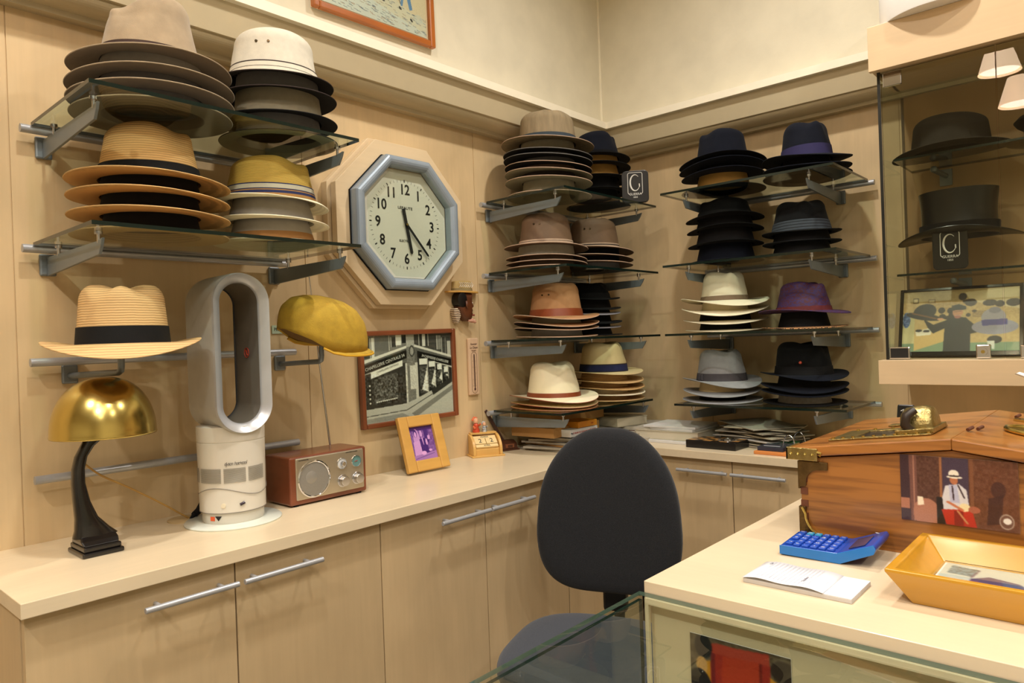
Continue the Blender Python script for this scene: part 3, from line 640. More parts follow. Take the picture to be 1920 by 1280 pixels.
fr = [b for b in bt if b[0] > -.07]; side = [(hw, y, zb) for y, zb, hw in fr]
edge_ = side+[(.02, .1205, -.0455), (0, .121, -.0455), (-.02, .1205, -.0455)]+[(-x, y, z) for x, y, z in side[::-1]]
out_ = []
for k, (x, y, z) in enumerate(edge_):
    d = Vector((x, y-.03)).normalized(); u_ = math.sin(PI*k/(len(edge_)-1)); e = .001+.021*u_**1.1
    out_.append((x+d.x*e, y+d.y*e, z-.004-.006*u_))
m_ = MB(); ne = len(edge_); m_.add([(x*.96, y, z+.002) for x, y, z in edge_]+out_, [(k, k+1, ne+k+1, ne+k) for k in range(ne-1)]); obj('visor', m_, yel, t, smooth=True, solid=.0025)
m_ = MB(); m_.tube(out_, .0026, 8); obj('visor_piping', m_, mat('yellow_piping', (214, 164, 40), .6), t, smooth=True)
m_ = MB(); m_.tube([(0, -.079, .0912), (0, -.05, .0957), (0, -.021, .0957), (0, .012, .0907), (0, .045, .0827), (0, .074, .0687)], .0009, 6); obj('seam', m_, mat('dark_seam', (128, 94, 20), .8), t)
# ------------------------------------------------------------------ clock
ch = wood('clock_wood', (220, 197, 160), 'y', .45, .1, .04)
blue = mat('clock_blue_metal', (146, 159, 172), .38, .25, var=.12, scale=9)
t = thing('wall_clock', 'octagonal wall clock in blue metal frame on a pale wooden octagon', 'clock', (0, -1.228, 1.707))
def octo(rw, rh=None, q=.41): # half size, corner fraction
    rh = rh or rw; a = rw*q; b = rh*q
    return [(-rw, -b), (-a, -rh), (a, -rh), (rw, -b), (rw, b), (a, rh), (-a, rh), (-rw, b)]
for i, (rw, x0, x1) in enumerate(((.272, .001, .028), (.262, .034, .06))):
    m_ = MB(); m_.prism([(y+.0, z) for y, z in octo(rw)], x0, x1, 'yz'); obj('backing_board', m_, ch, t, bevel=.001)
m_ = MB(); m_.prism(octo(.25), .02, .036, 'yz'); obj('spacer', m_, edge_wood, t)
def oring(r, x): return [(x, y, z) for y, z in octo(r)]
rs = [oring(.213, .060), oring(.213, .088), oring(.2115, .094), oring(.208, .0985), oring(.203, .101), oring(.197, .102), oring(.190, .1008), oring(.184, .0975), oring(.180, .092), oring(.178, .084), oring(.178, .066)]
m_ = MB(); m_.rings(rs, 0, False, False); obj('clock_frame', m_, blue, t, bevel=.001)
m_ = MB(); m_.rings([oring(.214, .0605), oring(.216, .0605), oring(.216, .066), oring(.214, .066)], 0, False, False); obj('dark_gasket', m_, k_blk_rib, t)
dialm = mat('dial_ivory', (216, 212, 200), .6, var=.03, scale=8)
m_ = MB(); m_.prism(octo(.175), .060, .0665, 'yz'); obj('dial', m_, dialm, t)
ink = mat('black_enamel', (22, 22, 24), .5)
for h in range(1, 13):
    a_ = PI/2-2*PI*h/12; r = .113
    text(str(h), .047, ink, t, (.0672, r*math.cos(a_), r*math.sin(a_)), FX, 'numeral', sx=.92, bold=.0008)
m_ = MB()
for k in range(60):
    a_ = 2*PI*k/60; l_ = .008 if k % 5 else .009; wdt = .0006 if k % 5 else .002; c_, s_ = math.cos(a_), math.sin(a_)
    R1 = .1375; R2 = R1+l_
    V = [(.0668, R1*c_-wdt*s_, R1*s_+wdt*c_), (.0668, R1*c_+wdt*s_, R1*s_-wdt*c_), (.0668, R2*c_+wdt*s_, R2*s_-wdt*c_), (.0668, R2*c_-wdt*s_, R2*s_+wdt*c_)]
    m_.add(V, [(0, 1, 2, 3)])
obj('minute_track', m_, ink, t)
text('LEPAUTE', .0125, ink, t, (.0672, 0, .054), FX, 'lettering', sx=1.25)
text('ELECTRIC', .0105, ink, t, (.0672, -.006, -.054), FX, 'lettering', sx=1.0)
def hand(name, ang, L1, L0, w0, w1, x):
    d = (math.sin(ang), math.cos(ang)); p = (math.cos(ang), -math.sin(ang))
    def Q(l, s): return (l*d[0]+s*p[0], l*d[1]+s*p[1])
    m_ = MB(); m_.prism([Q(-L0, -w0), Q(-L0, w0), Q(0, w0*.9), Q(L1-.006, w1), Q(L1, 0), Q(L1-.006, -w1), Q(0, -w0*.9)], x, x+.0015, 'yz'); obj(name, m_, ink, t)
hand('hour_hand', math.radians(168), .098, .052, .0065, .0055, .070); hand('minute_hand', math.radians(138), .135, .012, .0045, .0035, .073)
m_ = MB(); m_.cyl((.067, 0, 0), (.077, 0, 0), .0035, 14); obj('centre_pin', m_, brass, t, smooth=True)
m_ = MB(); m_.prism(octo(.1735), .094, .0955, 'yz'); obj('clock_glass', m_, clear, t)
# ------------------------------------------------------------------ framed pictures
def frame(label, name, W, H, fwid, depth, m, img, loc, rot, inner=None, glass=True, mat_border=0, imgname='photograph', cat='picture', picmat=None, extra=None):
    """frame lying in its own x (width) / y (height) plane, z out"""
    t = thing(name, label, cat, loc, rot=rot)
    for (x0, y0, x1, y1) in ((-W/2, -H/2, -W/2+fwid, H/2), (W/2-fwid, -H/2, W/2, H/2), (-W/2+fwid, H/2-fwid, W/2-fwid, H/2), (-W/2+fwid, -H/2, W/2-fwid, -H/2+fwid)):
        m_ = MB(); m_.box(x0, y0, 0, x1, y1, depth); obj('frame_rail', m_, m, t, bevel=min(.004, fwid*.3), seg=3)
    m_ = MB(); m_.box(-W/2+.001, -H/2+.001, 0, W/2-.001, H/2-.001, depth*.25); obj('backing', m_, inner or c_dark, t)
    img.mesh(imgname, W-2*fwid-2*mat_border, H-2*fwid-2*mat_border, t, (0, 0, depth*.25+.0012), (0, 0, 0), picmat)
    if glass: m_ = MB(); m_.box(-W/2+fwid*.8, -H/2+fwid*.8, depth*.5, W/2-fwid*.8, H/2-fwid*.8, depth*.5+.001); obj('frame_glass', m_, clear, t)
    return t
mahog = mat('mahogany_frame', (124, 66, 36), .35, var=.2, scale=4, stretch=(2, 2, 2), coat=.3)
g_ = lambda v: (v, v*.98, v*.94)
im = Img(300, 220, g_(196))
im.rect(0, 0, 1, .34, g_(96)); im.noise(14, 0, 0, 1, .4)
im.rect(.47, 0, .56, .3, g_(165)); im.poly([(0, 0), (.47, 0), (.47, .12), (0, .28)], g_(120)); im.poly([(.56, 0), (1, 0), (1, .30), (.56, .12)], g_(70))
for x0, x1, y0, y1, c in ((.02, .08, .02, .26, 70), (.10, .12, .02, .26, 215), (.13, .28, .0, .18, 105), (.31, .36, .02, .14, 60), (.36, .41, .0, .12, 225), (.42, .47, .0, .10, 40), (.62, .66, .0, .14, 60), (.66, .68, 0, .15, 200), (.69, .72, 0, .15, 60), (.83, .87, .02, .2, 130), (.89, .93, .05, .26, 70), (.96, .99, .1, .3, 180)):
    im.rect(x0, y0, x1, y1, g_(c)); im.rect(x0-.006, y0, x0, y1, g_(200)); im.rect(x1, y0, x1+.006, y1, g_(200))
im.poly([(0, .28), (.47, .13), (.47, .16), (0, .32)], g_(215)); im.poly([(.56, .12), (1, .28), (1, .31), (.56, .15)], g_(205))
im.poly([(0, .34), (.47, .18), (.47, .28), (0, .44)], g_(22)); im.poly([(.59, .20), (1, .33), (1, .42), (.59, .28)], g_(22))
im.poly([(.08, .42), (.42, .30), (.42, .37), (.08, .49)], g_(218))
im.poly([(.02, .44), (.45, .33), (.45, .84), (.02, .84)], g_(52)); im.poly([(.08, .42), (.42, .30), (.42, .37), (.08, .49)], g_(222))
im.poly([(.11, .50), (.36, .44), (.36, .74), (.11, .78)], g_(84)); im.noise(34, .11, .5, .36, .76, 3); im.noise(28, .02, .44, .47, .8, 5)
for k in range(11): im.ell(.13+k*.021, .765-k*.002, .009, .008, g_(240), rot=-.5)
im.rect(.05, .55, .075, .8, g_(40)); [im.ell(.062, .57+k*.05, .009, .012, g_(215)) for k in range(5)]
im.rect(.47, .15, .56, .82, g_(120)); im.rect(.50, .37, .56, .66, g_(198)); im.ell(.53, .20, .03, .07, g_(70)); im.ell(.53, .2, .02, .05, g_(150)); im.noise(20, .47, .1, .57, .8, 2)
im.poly([(.59, .28), (1, .44), (1, .60), (.72, .76), (.59, .76)], g_(46))
for x0, x1, ya, yb in ((.61, .70, .30, .76), (.72, .79, .34, .70), (.82, .87, .38, .64), (.90, .95, .42, .6)):
    im.rect(x0, ya, x1, ya+.07, g_(230)); im.rect(x0, ya+.09, x1, yb-.04, g_(80)); im.poly([(x1, ya+.1), (x1, yb-.05), (x0+.02, yb-.08)], g_(225)); im.rect(x1, ya, x1+.012, yb, g_(170))
im.noise(40, .61, .42, .96, .7, 4)
im.poly([(0, .84), (.45, .82), (.56, .78), (.74, .70), (1, .58), (1, 1), (0, 1)], g_(186)); im.poly([(.74, .70), (1, .55), (1, .62), (.76, .76)], g_(50))
im.poly([(.5, .95), (1, .66), (1, .72), (.55, 1)], g_(130)); im.line(.0, .92, .45, .90, .008, g_(60)); im.line(.45, .90, .80, .72, .008, g_(50)); im.poly([(0, .95), (.4, .93), (.5, 1), (0, 1)], g_(150)); im.blur(1); im.a = (im.a-120)*1.18+134; im.noise(10)
bw = frame('large black-and-white photograph of a corner hat shop in brown wooden frame', 'shop_photograph', .418, .312, .016, .018, mahog, im, (.004, -1.184, 1.208), (PI/2, -.012, PI/2))
white_ink = mat('white_ink', (225, 222, 214), .6)
text('CHAPELLERIE CENTRALE·34', .0145, white_ink, bw, (-.103, .052, .0064), (0, 0, .243), 'lettering', ext=.0002, sx=.94)
text('34·CHEMISERIE·CHAPELLERIE', .0125, white_ink, bw, (.116, .052, .0064), (0, 0, -.236), 'lettering', ext=.0002, sx=.80)
text('CHAPELLERIE CENTRALE', .0085, mat('pale_grey_ink', (150, 148, 142), .6), bw, (-.094, .033, .0064), (0, 0, .25), 'lettering', ext=.0002, sx=1.0)
# cartoon picture above the ledge
im = Img(300, 200, (226, 206, 176)); im.noise(6); im.poly([(0, .60), (1, .84), (1, 1), (0, 1)], (216, 216, 210))
im.poly([(0, .5), (.3, .5), (1, .86), (1, .96), (0, .66)], (222, 212, 192))
rs_ = random.Random(3)
for k in range(230):
    x = rs_.random(); y = .64+.34*rs_.random()
    if y > .60+.2*x: im.line(x, y, x+.02+.02*rs_.random(), y+.006, .006, rs_.choice([(120, 126, 134), (150, 156, 166), (178, 150, 128), (96, 110, 128)]))
im.poly([(.28, .46), (.40, .48), (.42, .68), (.26, .60)], (190, 132, 82)); im.poly([(.30, .40), (.38, .42), (.36, .55), (.29, .52)], (110, 140, 190))
im.poly([(.46, .2), (.56, .2), (.57, .62), (.53, .70), (.51, .5), (.49, .66), (.45, .62)], (160, 92, 128)); im.ell(.46, .68, .035, .014, (40, 34, 40)); im.ell(.55, .745, .04, .015, (40, 34, 40), rot=.35)
im.poly([(.43, .2), (.47, .2), (.47, .5), (.42, .5)], (60, 60, 66)); im.rect(.58, .46, .66, .60, (70, 66, 66)); im.line(.62, .6, .62, .74, .006, (120, 90, 60))
im.poly([(.75, .3), (.82, .32), (.83, .56), (.78, .60), (.76, .74), (.74, .74), (.75, .52)], (96, 140, 190)); im.poly([(.79, .56), (.83, .56), (.86, .74), (.83, .76)], (96, 140, 190)); im.ell(.735, .77, .02, .012, (50, 50, 56), rot=1); im.ell(.845, .86, .02, .012, (50, 50, 56), rot=1); im.line(.70, .6, .74, .72, .008, (60, 60, 60))
im.ell(.92, .4, .055, .10, (206, 206, 200)); im.ell(.92, .4, .05, .09, (234, 228, 214)); [im.line(.88, .35+.03*k, .95, .36+.03*k, .004, (140, 136, 130)) for k in range(4)]
im.ell(.92, .82, .045, .05, (206, 206, 200), .6); im.noise(5)
orange_w = mat('orange_lacquered_frame', (168, 92, 30), .3, var=.15, scale=5, coat=.4)
carto = frame('cartoon drawing in glossy orange-brown frame hanging above the ledge', 'framed_cartoon', .478, .36, .021, .02, orange_w, im, (.064, -1.321, 2.497), (PI/2, -.014, PI/2), glass=True, mat_border=.008, inner=mat('peach_mount', (236, 204, 172), .8), imgname='drawing')
text('LA RUE', .012, white_ink, carto, (.052, -.002, .0072), (0, 0, -.1), ext=.0002, sx=.9); text('BARRÉE', .012, white_ink, carto, (.053, -.016, .0072), (0, 0, -.1), ext=.0002, sx=.9)
# small wooden frame leaning on worktop
def purp(v): return (60+v*.70, 30+v*.60, 110+v*.50)
im = Img(150, 120, purp(90)); im.noise(20, cell=6); im.rect(0, 0, 1, .12, purp(30)); im.rect(.62, .1, .78, .5, purp(20)); im.rect(.02, .2, .07, .6, purp(10))
im.ell(.30, .40, .13, .34, purp(190)); im.poly([(.14, .45), (.42, .40), (.46, .95), (.10, .95)], purp(205)); im.ell(.27, .20, .07, .12, purp(20)); im.ell(.27, .23, .045, .085, purp(215))
im.poly([(.40, .38), (.66, .36), (.74, .92), (.42, .85)], purp(15)); im.ell(.50, .22, .05, .10, purp(205)); im.poly([(.49, .34), (.54, .34), (.55, .56), (.53, .56)], purp(220))
im.ell(.67, .48, .04, .10, purp(215)); im.rect(.74, .30, .84, .42, purp(210)); im.rect(.76, .14, .82, .26, purp(40)); im.poly([(0, .86), (1, .78), (1, 1), (0, 1)], purp(150)); im.ell(.48, .80, .1, .06, purp(230)); im.ell(.76, .74, .07, .035, purp(220)); im.line(.1, .95, .9, .84, .012, purp(30)); im.blur(1); im.noise(10)
honey = mat('honey_beech', (206, 158, 80), .45, var=.10, scale=4, stretch=(1, 6, 1))
frame('small honey-coloured wooden frame with a purple couple photo standing on the worktop', 'photo_frame', .172, .182, .036, .018, honey, im, (.088, -1.212, .9905), (PI/2-.30, 0, PI/2-.04), glass=False)
m_ = MB(); 
# sticker near cap
sm = thing('wall_label', 'small printed label on the wall behind the yellow cap', 'label', (.0015, -1.655, 1.372), rot=(PI/2, 0, PI/2))
m_ = MB(); m_.box(-.028, -.012, 0, .028, .012, .002); obj('label_card', m_, mat('label_green', (170, 186, 160), .6), sm); text('PROMO', .014, ink, sm, (0, 0, .0022), (0, 0, 0), sx=.9)
# ------------------------------------------------------------------ profile head ornament
t = thing('wall_plaque', 'painted wall plaque of a man in profile wearing a woven straw boater', 'ornament', (0, -.925, 1.44))
skin = mat('dark_brown_paint', (92, 50, 26), .4, var=.2, scale=30); hairb = mat('black_paint', (18, 15, 14), .35)
hp = [(-.034, .054), (-.040, .02), (-.036, -.01), (-.018, -.035), (.0, -.05), (.022, -.05), (.032, -.042), (.030, -.034), (.037, -.028), (.033, -.022), (.038, -.014), (.033, -.004), (.044, .004), (.038, .014), (.034, .028), (.037, .054)]
m_ = MB(); rs = []
for x, s in ((.002, 1), (.014, 1), (.024, .95), (.031, .82), (.034, .6)):
    rs.append([(x, y*s, z*s+.002) for y, z in hp])
m_.rings(rs); obj('head', m_, skin, t, smooth=True, bevel=.001)
m_ = MB(); rs = []
for x, s in ((.003, 1), (.022, 1), (.034, .9), (.037, .6)):
    rs.append([(x, -.020+.028*s*math.cos(a_)*(1 if math.cos(a_) < 0 else .8), .028+.030*s*math.sin(a_)) for a_ in [2*PI*k/20 for k in range(20)]])
m_.rings(rs); obj('hair', m_, hairb, t, smooth=True)
m_ = MB(); m_.tube([(.036, -.006, .022), (.041, -.009, .016), (.041, -.009, .006), (.037, -.004, .001)], .004, 8); obj('ear', m_, skin, t, smooth=True)
m_ = MB(); m_.cyl((.024, .028, .018), (.031, .030, .018), .003, 10); obj('eye', m_, white_ink, t, smooth=True)
m_ = MB(); m_.tube([(.030, .026, -.026), (.033, .036, -.027)], .003, 8); obj('lips', m_, mat('lip_red', (120, 40, 30), .4), t, smooth=True)
m_ = MB(); m_.prism([(-.04, .0), (-.058, -.004), (-.056, -.024), (-.045, -.056), (-.036, -.056), (-.024, -.028), (-.030, -.008)], .002, .026, 'yz'); obj('scarf', m_, mat('cream_brown_stripe', (60, 30, 20), .4, kind='wave', scale=50, c2=(226, 206, 176), thr=(.45, .55)), t, bevel=.004)
m_ = MB(); m_.tube([(.022, .012, -.046), (.026, .03, -.046), (.026, .046, -.052)], [.005, .008, .006], 10); obj('bow_tie', m_, mat('candy_stripe', (170, 50, 36), .4, kind='wave', scale=60, stretch=(1, 1, 1), c2=(226, 206, 176), thr=(.45, .55)), t, smooth=True)
hb = straw('boater', (196, 168, 110), .3, 160)
m_ = MB(); rs = [[(max(.001, .030*abs(s_)**.6*1.25 if s_ > 0 else .001), .079*c_, z) for c_, s_ in [(math.cos(2*PI*k/40), math.sin(2*PI*k/40)) for k in range(40)]] for z in (.055, .061)]
m_.rings(rs); obj('boater_brim', m_, honey, t, bevel=.0015)
m_ = MB(); rs = [[(max(.001, .026*abs(s_)**.6*1.2 if s_ > 0 else .001), y_*c_, z) for c_, s_ in [(math.cos(2*PI*k/40), math.sin(2*PI*k/40)) for k in range(40)]] for y_, z in ((.046, .061), (.043, .094), (.038, .098))]
m_.rings(rs); obj('boater_crown', m_, hb, t, smooth=True)
m_ = MB()
for k in range(7):
    y = -.034+k*.010
    m_.tube([(.032, y, .074), (.0325, y+.008, .083), (.032, y, .092)], .0012, 5)
obj('woven_chevrons', m_, white_ink, t)
m_ = MB(); rs = [[(max(.0012, .0275*abs(s_)**.6*1.2 if s_ > 0 else .0012), .0468*c_, z) for c_, s_ in [(math.cos(2*PI*k/40), math.sin(2*PI*k/40)) for k in range(40)]] for z in (.0615, .071)]
m_.rings(rs); obj('boater_band', m_, mat('sage_band', (150, 134, 92), .6), t, smooth=True)
# ------------------------------------------------------------------ thermometer
t = thing('wall_thermometer', 'slim pink-beige wooden wall thermometer beside the framed shop photograph', 'thermometer', (0, -.879, 1.2245))
pk = mat('pink_beech', (206, 174, 142), .5, var=.06, scale=5, stretch=(4, 4, .6))
m_ = MB(); m_.box(.001, -.026, -.1045, .012, .026, .1045); obj('thermometer_board', m_, pk, t, bevel=.003)
inkb = mat('brown_ink', (96, 68, 50), .7)
m_ = MB(); pts = [(.014*math.cos(a_), (.062 if math.sin(a_) >= 0 else -.062)+.014*math.sin(a_)-.022) for a_ in [2*PI*k/32 for k in range(32)]]
m_.tube([(.0125, y, z) for y, z in pts+pts[:1]], .0006, 5); obj('scale_outline', m_, inkb, t)
m_ = MB()
for k in range(25):
    z = -.072+k*.0046; l_ = .009 if k % 5 == 0 else .006
    m_.box(.0122, -l_, z, .0126, -.003, z+.0009); m_.box(.0122, .003, z, .0126, l_, z+.0009)
obj('scale_marks', m_, inkb, t)
m_ = MB(); m_.cyl((.0135, 0, -.080), (.0135, 0, .046), .0016, 8); m_.lathe([(.0002, -.0045), (.003, -.003), (.0038, 0), (.003, .003), (.0002, .0045)], 12, (.0135, 0, -.083)); obj('glass_tube', m_, mat('dark_spirit', (70, 44, 40), .2), t, smooth=True)
text('Souvenir', .011, inkb, t, (.0125, 0, .083), FX, sx=.85, shear=.3); text('La Chope', .0120, inkb, t, (.0125, 0, .070), FX, sx=.85, shear=.3); text('Verviers', .008, inkb, t, (.0125, 0, .059), FX, sx=.9)
# ------------------------------------------------------------------ perpetual calendar, clown figures, pen stand
beech = mat('yellow_beech', (214, 168, 92), .4, var=.08, scale=5, coat=.2); beech2 = mat('pale_block', (228, 200, 142), .5, var=.04)
t = thing('perpetual_calendar', 'small wooden block calendar showing 22 on the worktop', 'calendar', (.054, -.880, .90), rz=-.50)
m_ = MB(); m_.box(-.036, -.062, 0, .046, .062, .006); obj('calendar_base', m_, beech, t, bevel=.0015)
qp = [(.038, .006), (.038, .022)]+[(-.03+.068*math.cos(a_), .022+.056*math.sin(a_)) for a_ in [PI/2*k/10 for k in range(1, 11)]]+[(-.03, .006)]
for y in (-.055, .045):
    m_ = MB(); m_.prism([(x, z) for x, z in qp], y, y+.010, 'xz'); obj('side_cheek', m_, beech, t, bevel=.001)
m_ = MB(); m_.prism([(.030, .006), (.030, .026), (-.026, .072), (-.03, .07), (-.03, .006)], -.045, .045, 'xz'); obj('calendar_body', m_, beech, t)
sl = math.atan2(.046, .056); Rm = Matrix.Translation((.006, 0, .048)) @ Matrix.Rotation(sl, 4, 'Y')
for k, y in enumerate((-.0215, .0215)):
    m_ = MB(); m_.box(-.013, y-.0205, -.001, .013, y+.0205, .009, M=Rm); bk = obj('number_block', m_, beech2, t, bevel=.0012)
    text('2', .026, ink, bk, Rm @ Vector((0, y, .0094)), (Rm @ Matrix.Rotation(PI/2, 4, 'Z')).to_euler(), 'digit')
for q, s in ((-.021, 'MARDI'), (.021, 'AVRIL')):
    m_ = MB(); m_.box(q-.0065, -.042, -.001, q+.0065, .042, .007, M=Rm); bk = obj('word_block', m_, beech2, t, bevel=.001)
    text(s, .0095, ink, bk, Rm @ Vector((q, 0, .0074)), (Rm @ Matrix.Rotation(PI/2, 4, 'Z')).to_euler(), 'word')
m_ = MB(); m_.box(-.042, -.05, .076, -.012, .05, .083); obj('ledge', m_, beech, t, bevel=.001)
def figurine(label, loc, c1, c2, s):
    t = thing('figurine', label, 'figurine', loc, group=None)
    m_ = MB(); m_.lathe([(.001, 0), (.010*s, 0), (.011*s, .006*s), (.007*s, .016*s), (.008*s, .022*s), (.003*s, .028*s)], 18); obj('figure_body', m_, c1, t, smooth=True)
    m_ = MB(); m_.lathe([(.001, .026*s), (.006*s, .028*s), (.0078*s, .034*s), (.006*s, .040*s), (.001, .042*s)], 16); obj('figure_head', m_, mat('figure_face', (226, 176, 140), .4), t, smooth=True)
    m_ = MB(); m_.tube([(-.008*s, -.006*s, .034*s), (-.006*s, 0, .043*s), (-.002, .006*s, .04*s)], .004*s, 8); obj('figure_hair', m_, c2, t, smooth=True)
    m_ = MB(); m_.tube([(0, -.010*s, .018*s), (.008*s, -.012*s, .012*s)], .003*s, 8); m_.tube([(0, .010*s, .018*s), (.008*s, .012*s, .024*s)], .003*s, 8); obj('figure_arms', m_, c2, t, smooth=True)
redp = mat('clown_red', (196, 74, 44), .4, var=.3, scale=90); bluep = mat('clown_blue', (54, 96, 128), .4, var=.4, scale=90, c2=(220, 216, 206))
figurine('tiny red-haired clown figure on top of the wooden calendar', (.020, -.889, .983), redp, mat('clown_orange', (210, 104, 60), .4), 1.25)
figurine('tiny blue and white figure on top of the wooden calendar', (.036, -.862, .983), bluep, bluep, .85)
walnut = mat('walnut_block', (84, 48, 30), .4, var=.2, scale=6)
t = thing('pen_stand', 'dark walnut desk stand with a long tilted stick against the wall', 'pen stand', (.036, -.742, .90), rz=-.35)
m_ = MB(); m_.box(-.028, -.04, 0, .03, .04, .005); m_.prism([(.026, .005), (.018, .026), (-.006, .036), (-.024, .036), (-.026, .005)], -.034, .034, 'xz'); obj('stand_block', m_, walnut, t, bevel=.0015)
m_ = MB(); m_.box(.017, -.018, .010, .0275, .018, .024); obj('stand_plate', m_, mat('copper_wood', (140, 84, 54), .4), t, bevel=.001); m_ = MB(); m_.box(.0265, -.010, .0125, .0285, .010, .021); obj('plate_inset', m_, walnut, t)
m_ = MB(); m_.box(-.0055, -.006, 0, .0055, .006, .145, M=Matrix.Translation((-.010, -.010, .030)) @ Matrix.Rotation(.52, 4, 'X')); obj('stick', m_, mat('dark_stick', (58, 30, 22), .3), t, bevel=.001)
# ------------------------------------------------------------------ brass dome lamp
t = thing('table_lamp', 'brass dome table lamp with curved black stem on the worktop', 'lamp', (.185, -2.216, .90))
pr = [(.1005*math.cos(a_)**.85 if a_ < PI/2-.01 else .0008, .252+.118*math.sin(a_)) for a_ in [PI/2*k/22 for k in range(23)]]
m_ = MB(); m_.lathe([(.1005, .246), (.1015, .249)]+pr[0:], 64, (.012, .021, 0)); obj('lamp_shade', m_, brass, t, smooth=True, solid=.0015)
blk = mat('black_bakelite', (22, 19, 18), .22, var=.1, coat=.3)
cv = [((.0, .000), .035, .052, .022), ((.0, -.006), .050, .040, .018), ((.0, -.016), .075, .026, .017), ((.0, -.024), .11, .019, .016), ((.0, -.029), .15, .015, .015), ((.0, -.028), .18, .014, .014), ((.0, -.022), .205, .014, .013), ((.002, -.010), .226, .016, .012), ((.004, .002), .240, .022, .012), ((.006, .008), .250, .026, .012)]
m_ = MB(); rs = []
for (cx_, cyy), z, hy, hx in cv:
    rs.append([(cx_+hx*math.copysign(abs(math.cos(a_))**.7, math.cos(a_)), cyy+hy*math.copysign(abs(math.sin(a_))**.7, math.sin(a_))*.82, z) for a_ in [2*PI*k/24 for k in range(24)]])
m_.rings(rs); obj('lamp_stem', m_, blk, t, smooth=True)
m_ = MB(); m_.box(-.046, -.040, 0, .050, .040, .010); m_.box(-.042, -.036, .010, .046, .036, .021)
rs = [[(x, y, z) for x, y in ((-a_, -b_), (a_, -b_), (a_, b_), (-a_, b_))] for a_, b_, z in ((.040, .034, .021), (.030, .036, .030), (.020, .034, .038))]; m_.rings(rs); obj('lamp_base', m_, blk, t, bevel=.003)
m_ = MB(); m_.cyl((.012, .021, .246), (.012, .021, .27), .016, 18); obj('bulb_socket', m_, blk, t, smooth=True)
bulbm = mat('bulb_frosted', (230, 225, 210), .3); m_ = MB(); m_.lathe([(.010, .27), (.018, .285), (.027, .305), (.022, .325), (.001, .333)], 20, (.012, .021, 0)); obj('bulb', m_, bulbm, t, smooth=True)
# lamp cable
cab = mat('gold_fabric_cord', (176, 136, 70), .7); pts = []
P0 = [Vector(p) for p in ((.165, -2.236, 1.098), (.145, -2.19, 1.055), (.125, -2.12, 1.01), (.100, -2.04, .955), (.085, -1.99, .918), (.080, -1.965, .9035), (.085, -1.93, .9035))]
for k in range(len(P0)-1):
    a = P0[max(k-1, 0)]; b = P0[k]; c = P0[k+1]; d = P0[min(k+2, len(P0)-1)]
    for j in range(8):
        u = j/8; pts.append(.5*((2*b)+(c-a)*u+(2*a-5*b+4*c-d)*u*u+(3*b-a-3*c+d)*u**3))
m_ = MB(); m_.tube(pts, .0022, 8); tag(obj('lamp_cord', m_, cab, smooth=True), 'golden cord sagging from the brass lamp stem to the worktop', 'cord')
t = thing('cable_grommet', 'round beige cable outlet cover in the worktop left of the fan', 'cable cover', (.072, -1.978, .90))
m_ = MB(); m_.lathe([(.001, 0), (.040, 0), (.040, .003), (.036, .0045), (.001, .0045)], 32); obj('cover_disc', m_, mat('beige_plastic', (196, 170, 124), .5), t, smooth=True)
t = thing('power_cord', 'black plug and cord beside the fan base', 'cord', (.085, -1.96, .905))
m_ = MB(); m_.tube([(.0, .0, .006), (-.012, .018, .012), (-.030, .036, .030), (-.045, .060, .034), (-.055, .09, .02), (-.06, .12, .004)], [.008, .009, .006, .004, .004, .004], 10); obj('plug_lead', m_, k_blk_rib, t, smooth=True)
m_ = MB(); m_.tube([(.0, .0, .006), (.010, -.014, .000)], [.006, .003], 8); obj('plug_tip', m_, k_blk_rib, t, smooth=True)
# ------------------------------------------------------------------ bladeless fan heater
wh = mat('warm_white_plastic', (216, 210, 196), .28, var=.02); sil = mat('silver_plastic', (190, 191, 194), .32, .45, var=.04); insd = mat('inner_grey', (120, 114, 106), .4, .2); gl_ = mat('vent_grey', (150, 146, 136), .5, .3)
t = thing('bladeless_fan', 'white and silver bladeless fan heater with tall oval ring', 'fan heater', (.180, -1.905, .90), rz=-.05)
m_ = MB(); m_.lathe([(.001, 0), (.112, 0), (.113, .003), (.110, .006), (.001, .0065)], 64); obj('base_disc', m_, mat('pale_green_white', (214, 218, 206), .15), t, smooth=True)
m_ = MB(); m_.lathe([(.001, .006), (.0700, .006), (.0715, .010), (.0715, .030), (.0715, .031), (.0765, .034), (.0770, .10), (.0785, .198), (.0775, .1985), (.0775, .2005), (.0785, .201), (.079, .225), (.0788, .236), (.070, .2385), (.001, .2385)], 64); obj('fan_body', m_, wh, t, smooth=True)
m_ = MB(); m_.lathe([(.0772, .0325), (.0774, .0325), (.0774, .034), (.0772, .034)], 64); m_.tube([(.0782*math.cos(a_), .0782*math.sin(a_), .082-.011*math.sin((a_+.25)*2.4)) for a_ in [-1.9+3.6*k/40 for k in range(41)]], .0007, 5); obj('body_seam', m_, mat('seam_grey', (120, 112, 102), .6), t)
for a0_, a1_ in ((-1.50, -.74), (-.66, -.02), (.06, .7), (-2.3, -1.6)):
    m_ = MB()
    for r_ in range(15):
        z = .105+r_*.0023; n_ = 14
        V = []
        for k in range(n_+1):
            a_ = a0_+(a1_-a0_)*k/n_; V += [(.0790*math.cos(a_), .0790*math.sin(a_), z), (.0790*math.cos(a_), .0790*math.sin(a_), z+.0013)]
        m_.add(V, [(2*k, 2*k+2, 2*k+3, 2*k+1) for k in range(n_)])
    obj('air_inlet', m_, gl_, t)
def ovalring(hw, hz, x, cz, n=64, rc=None):
    pts = []; s = hz-hw
    for k in range(n):
        a_ = 2*PI*k/n; c_, s_ = math.cos(a_), math.sin(a_)
        pts.append((x, hw*c_, cz+hw*s_+(s if s_ >= 0 else -s)))
    return pts
CZ = .41; HW, HZ = .0710, .192
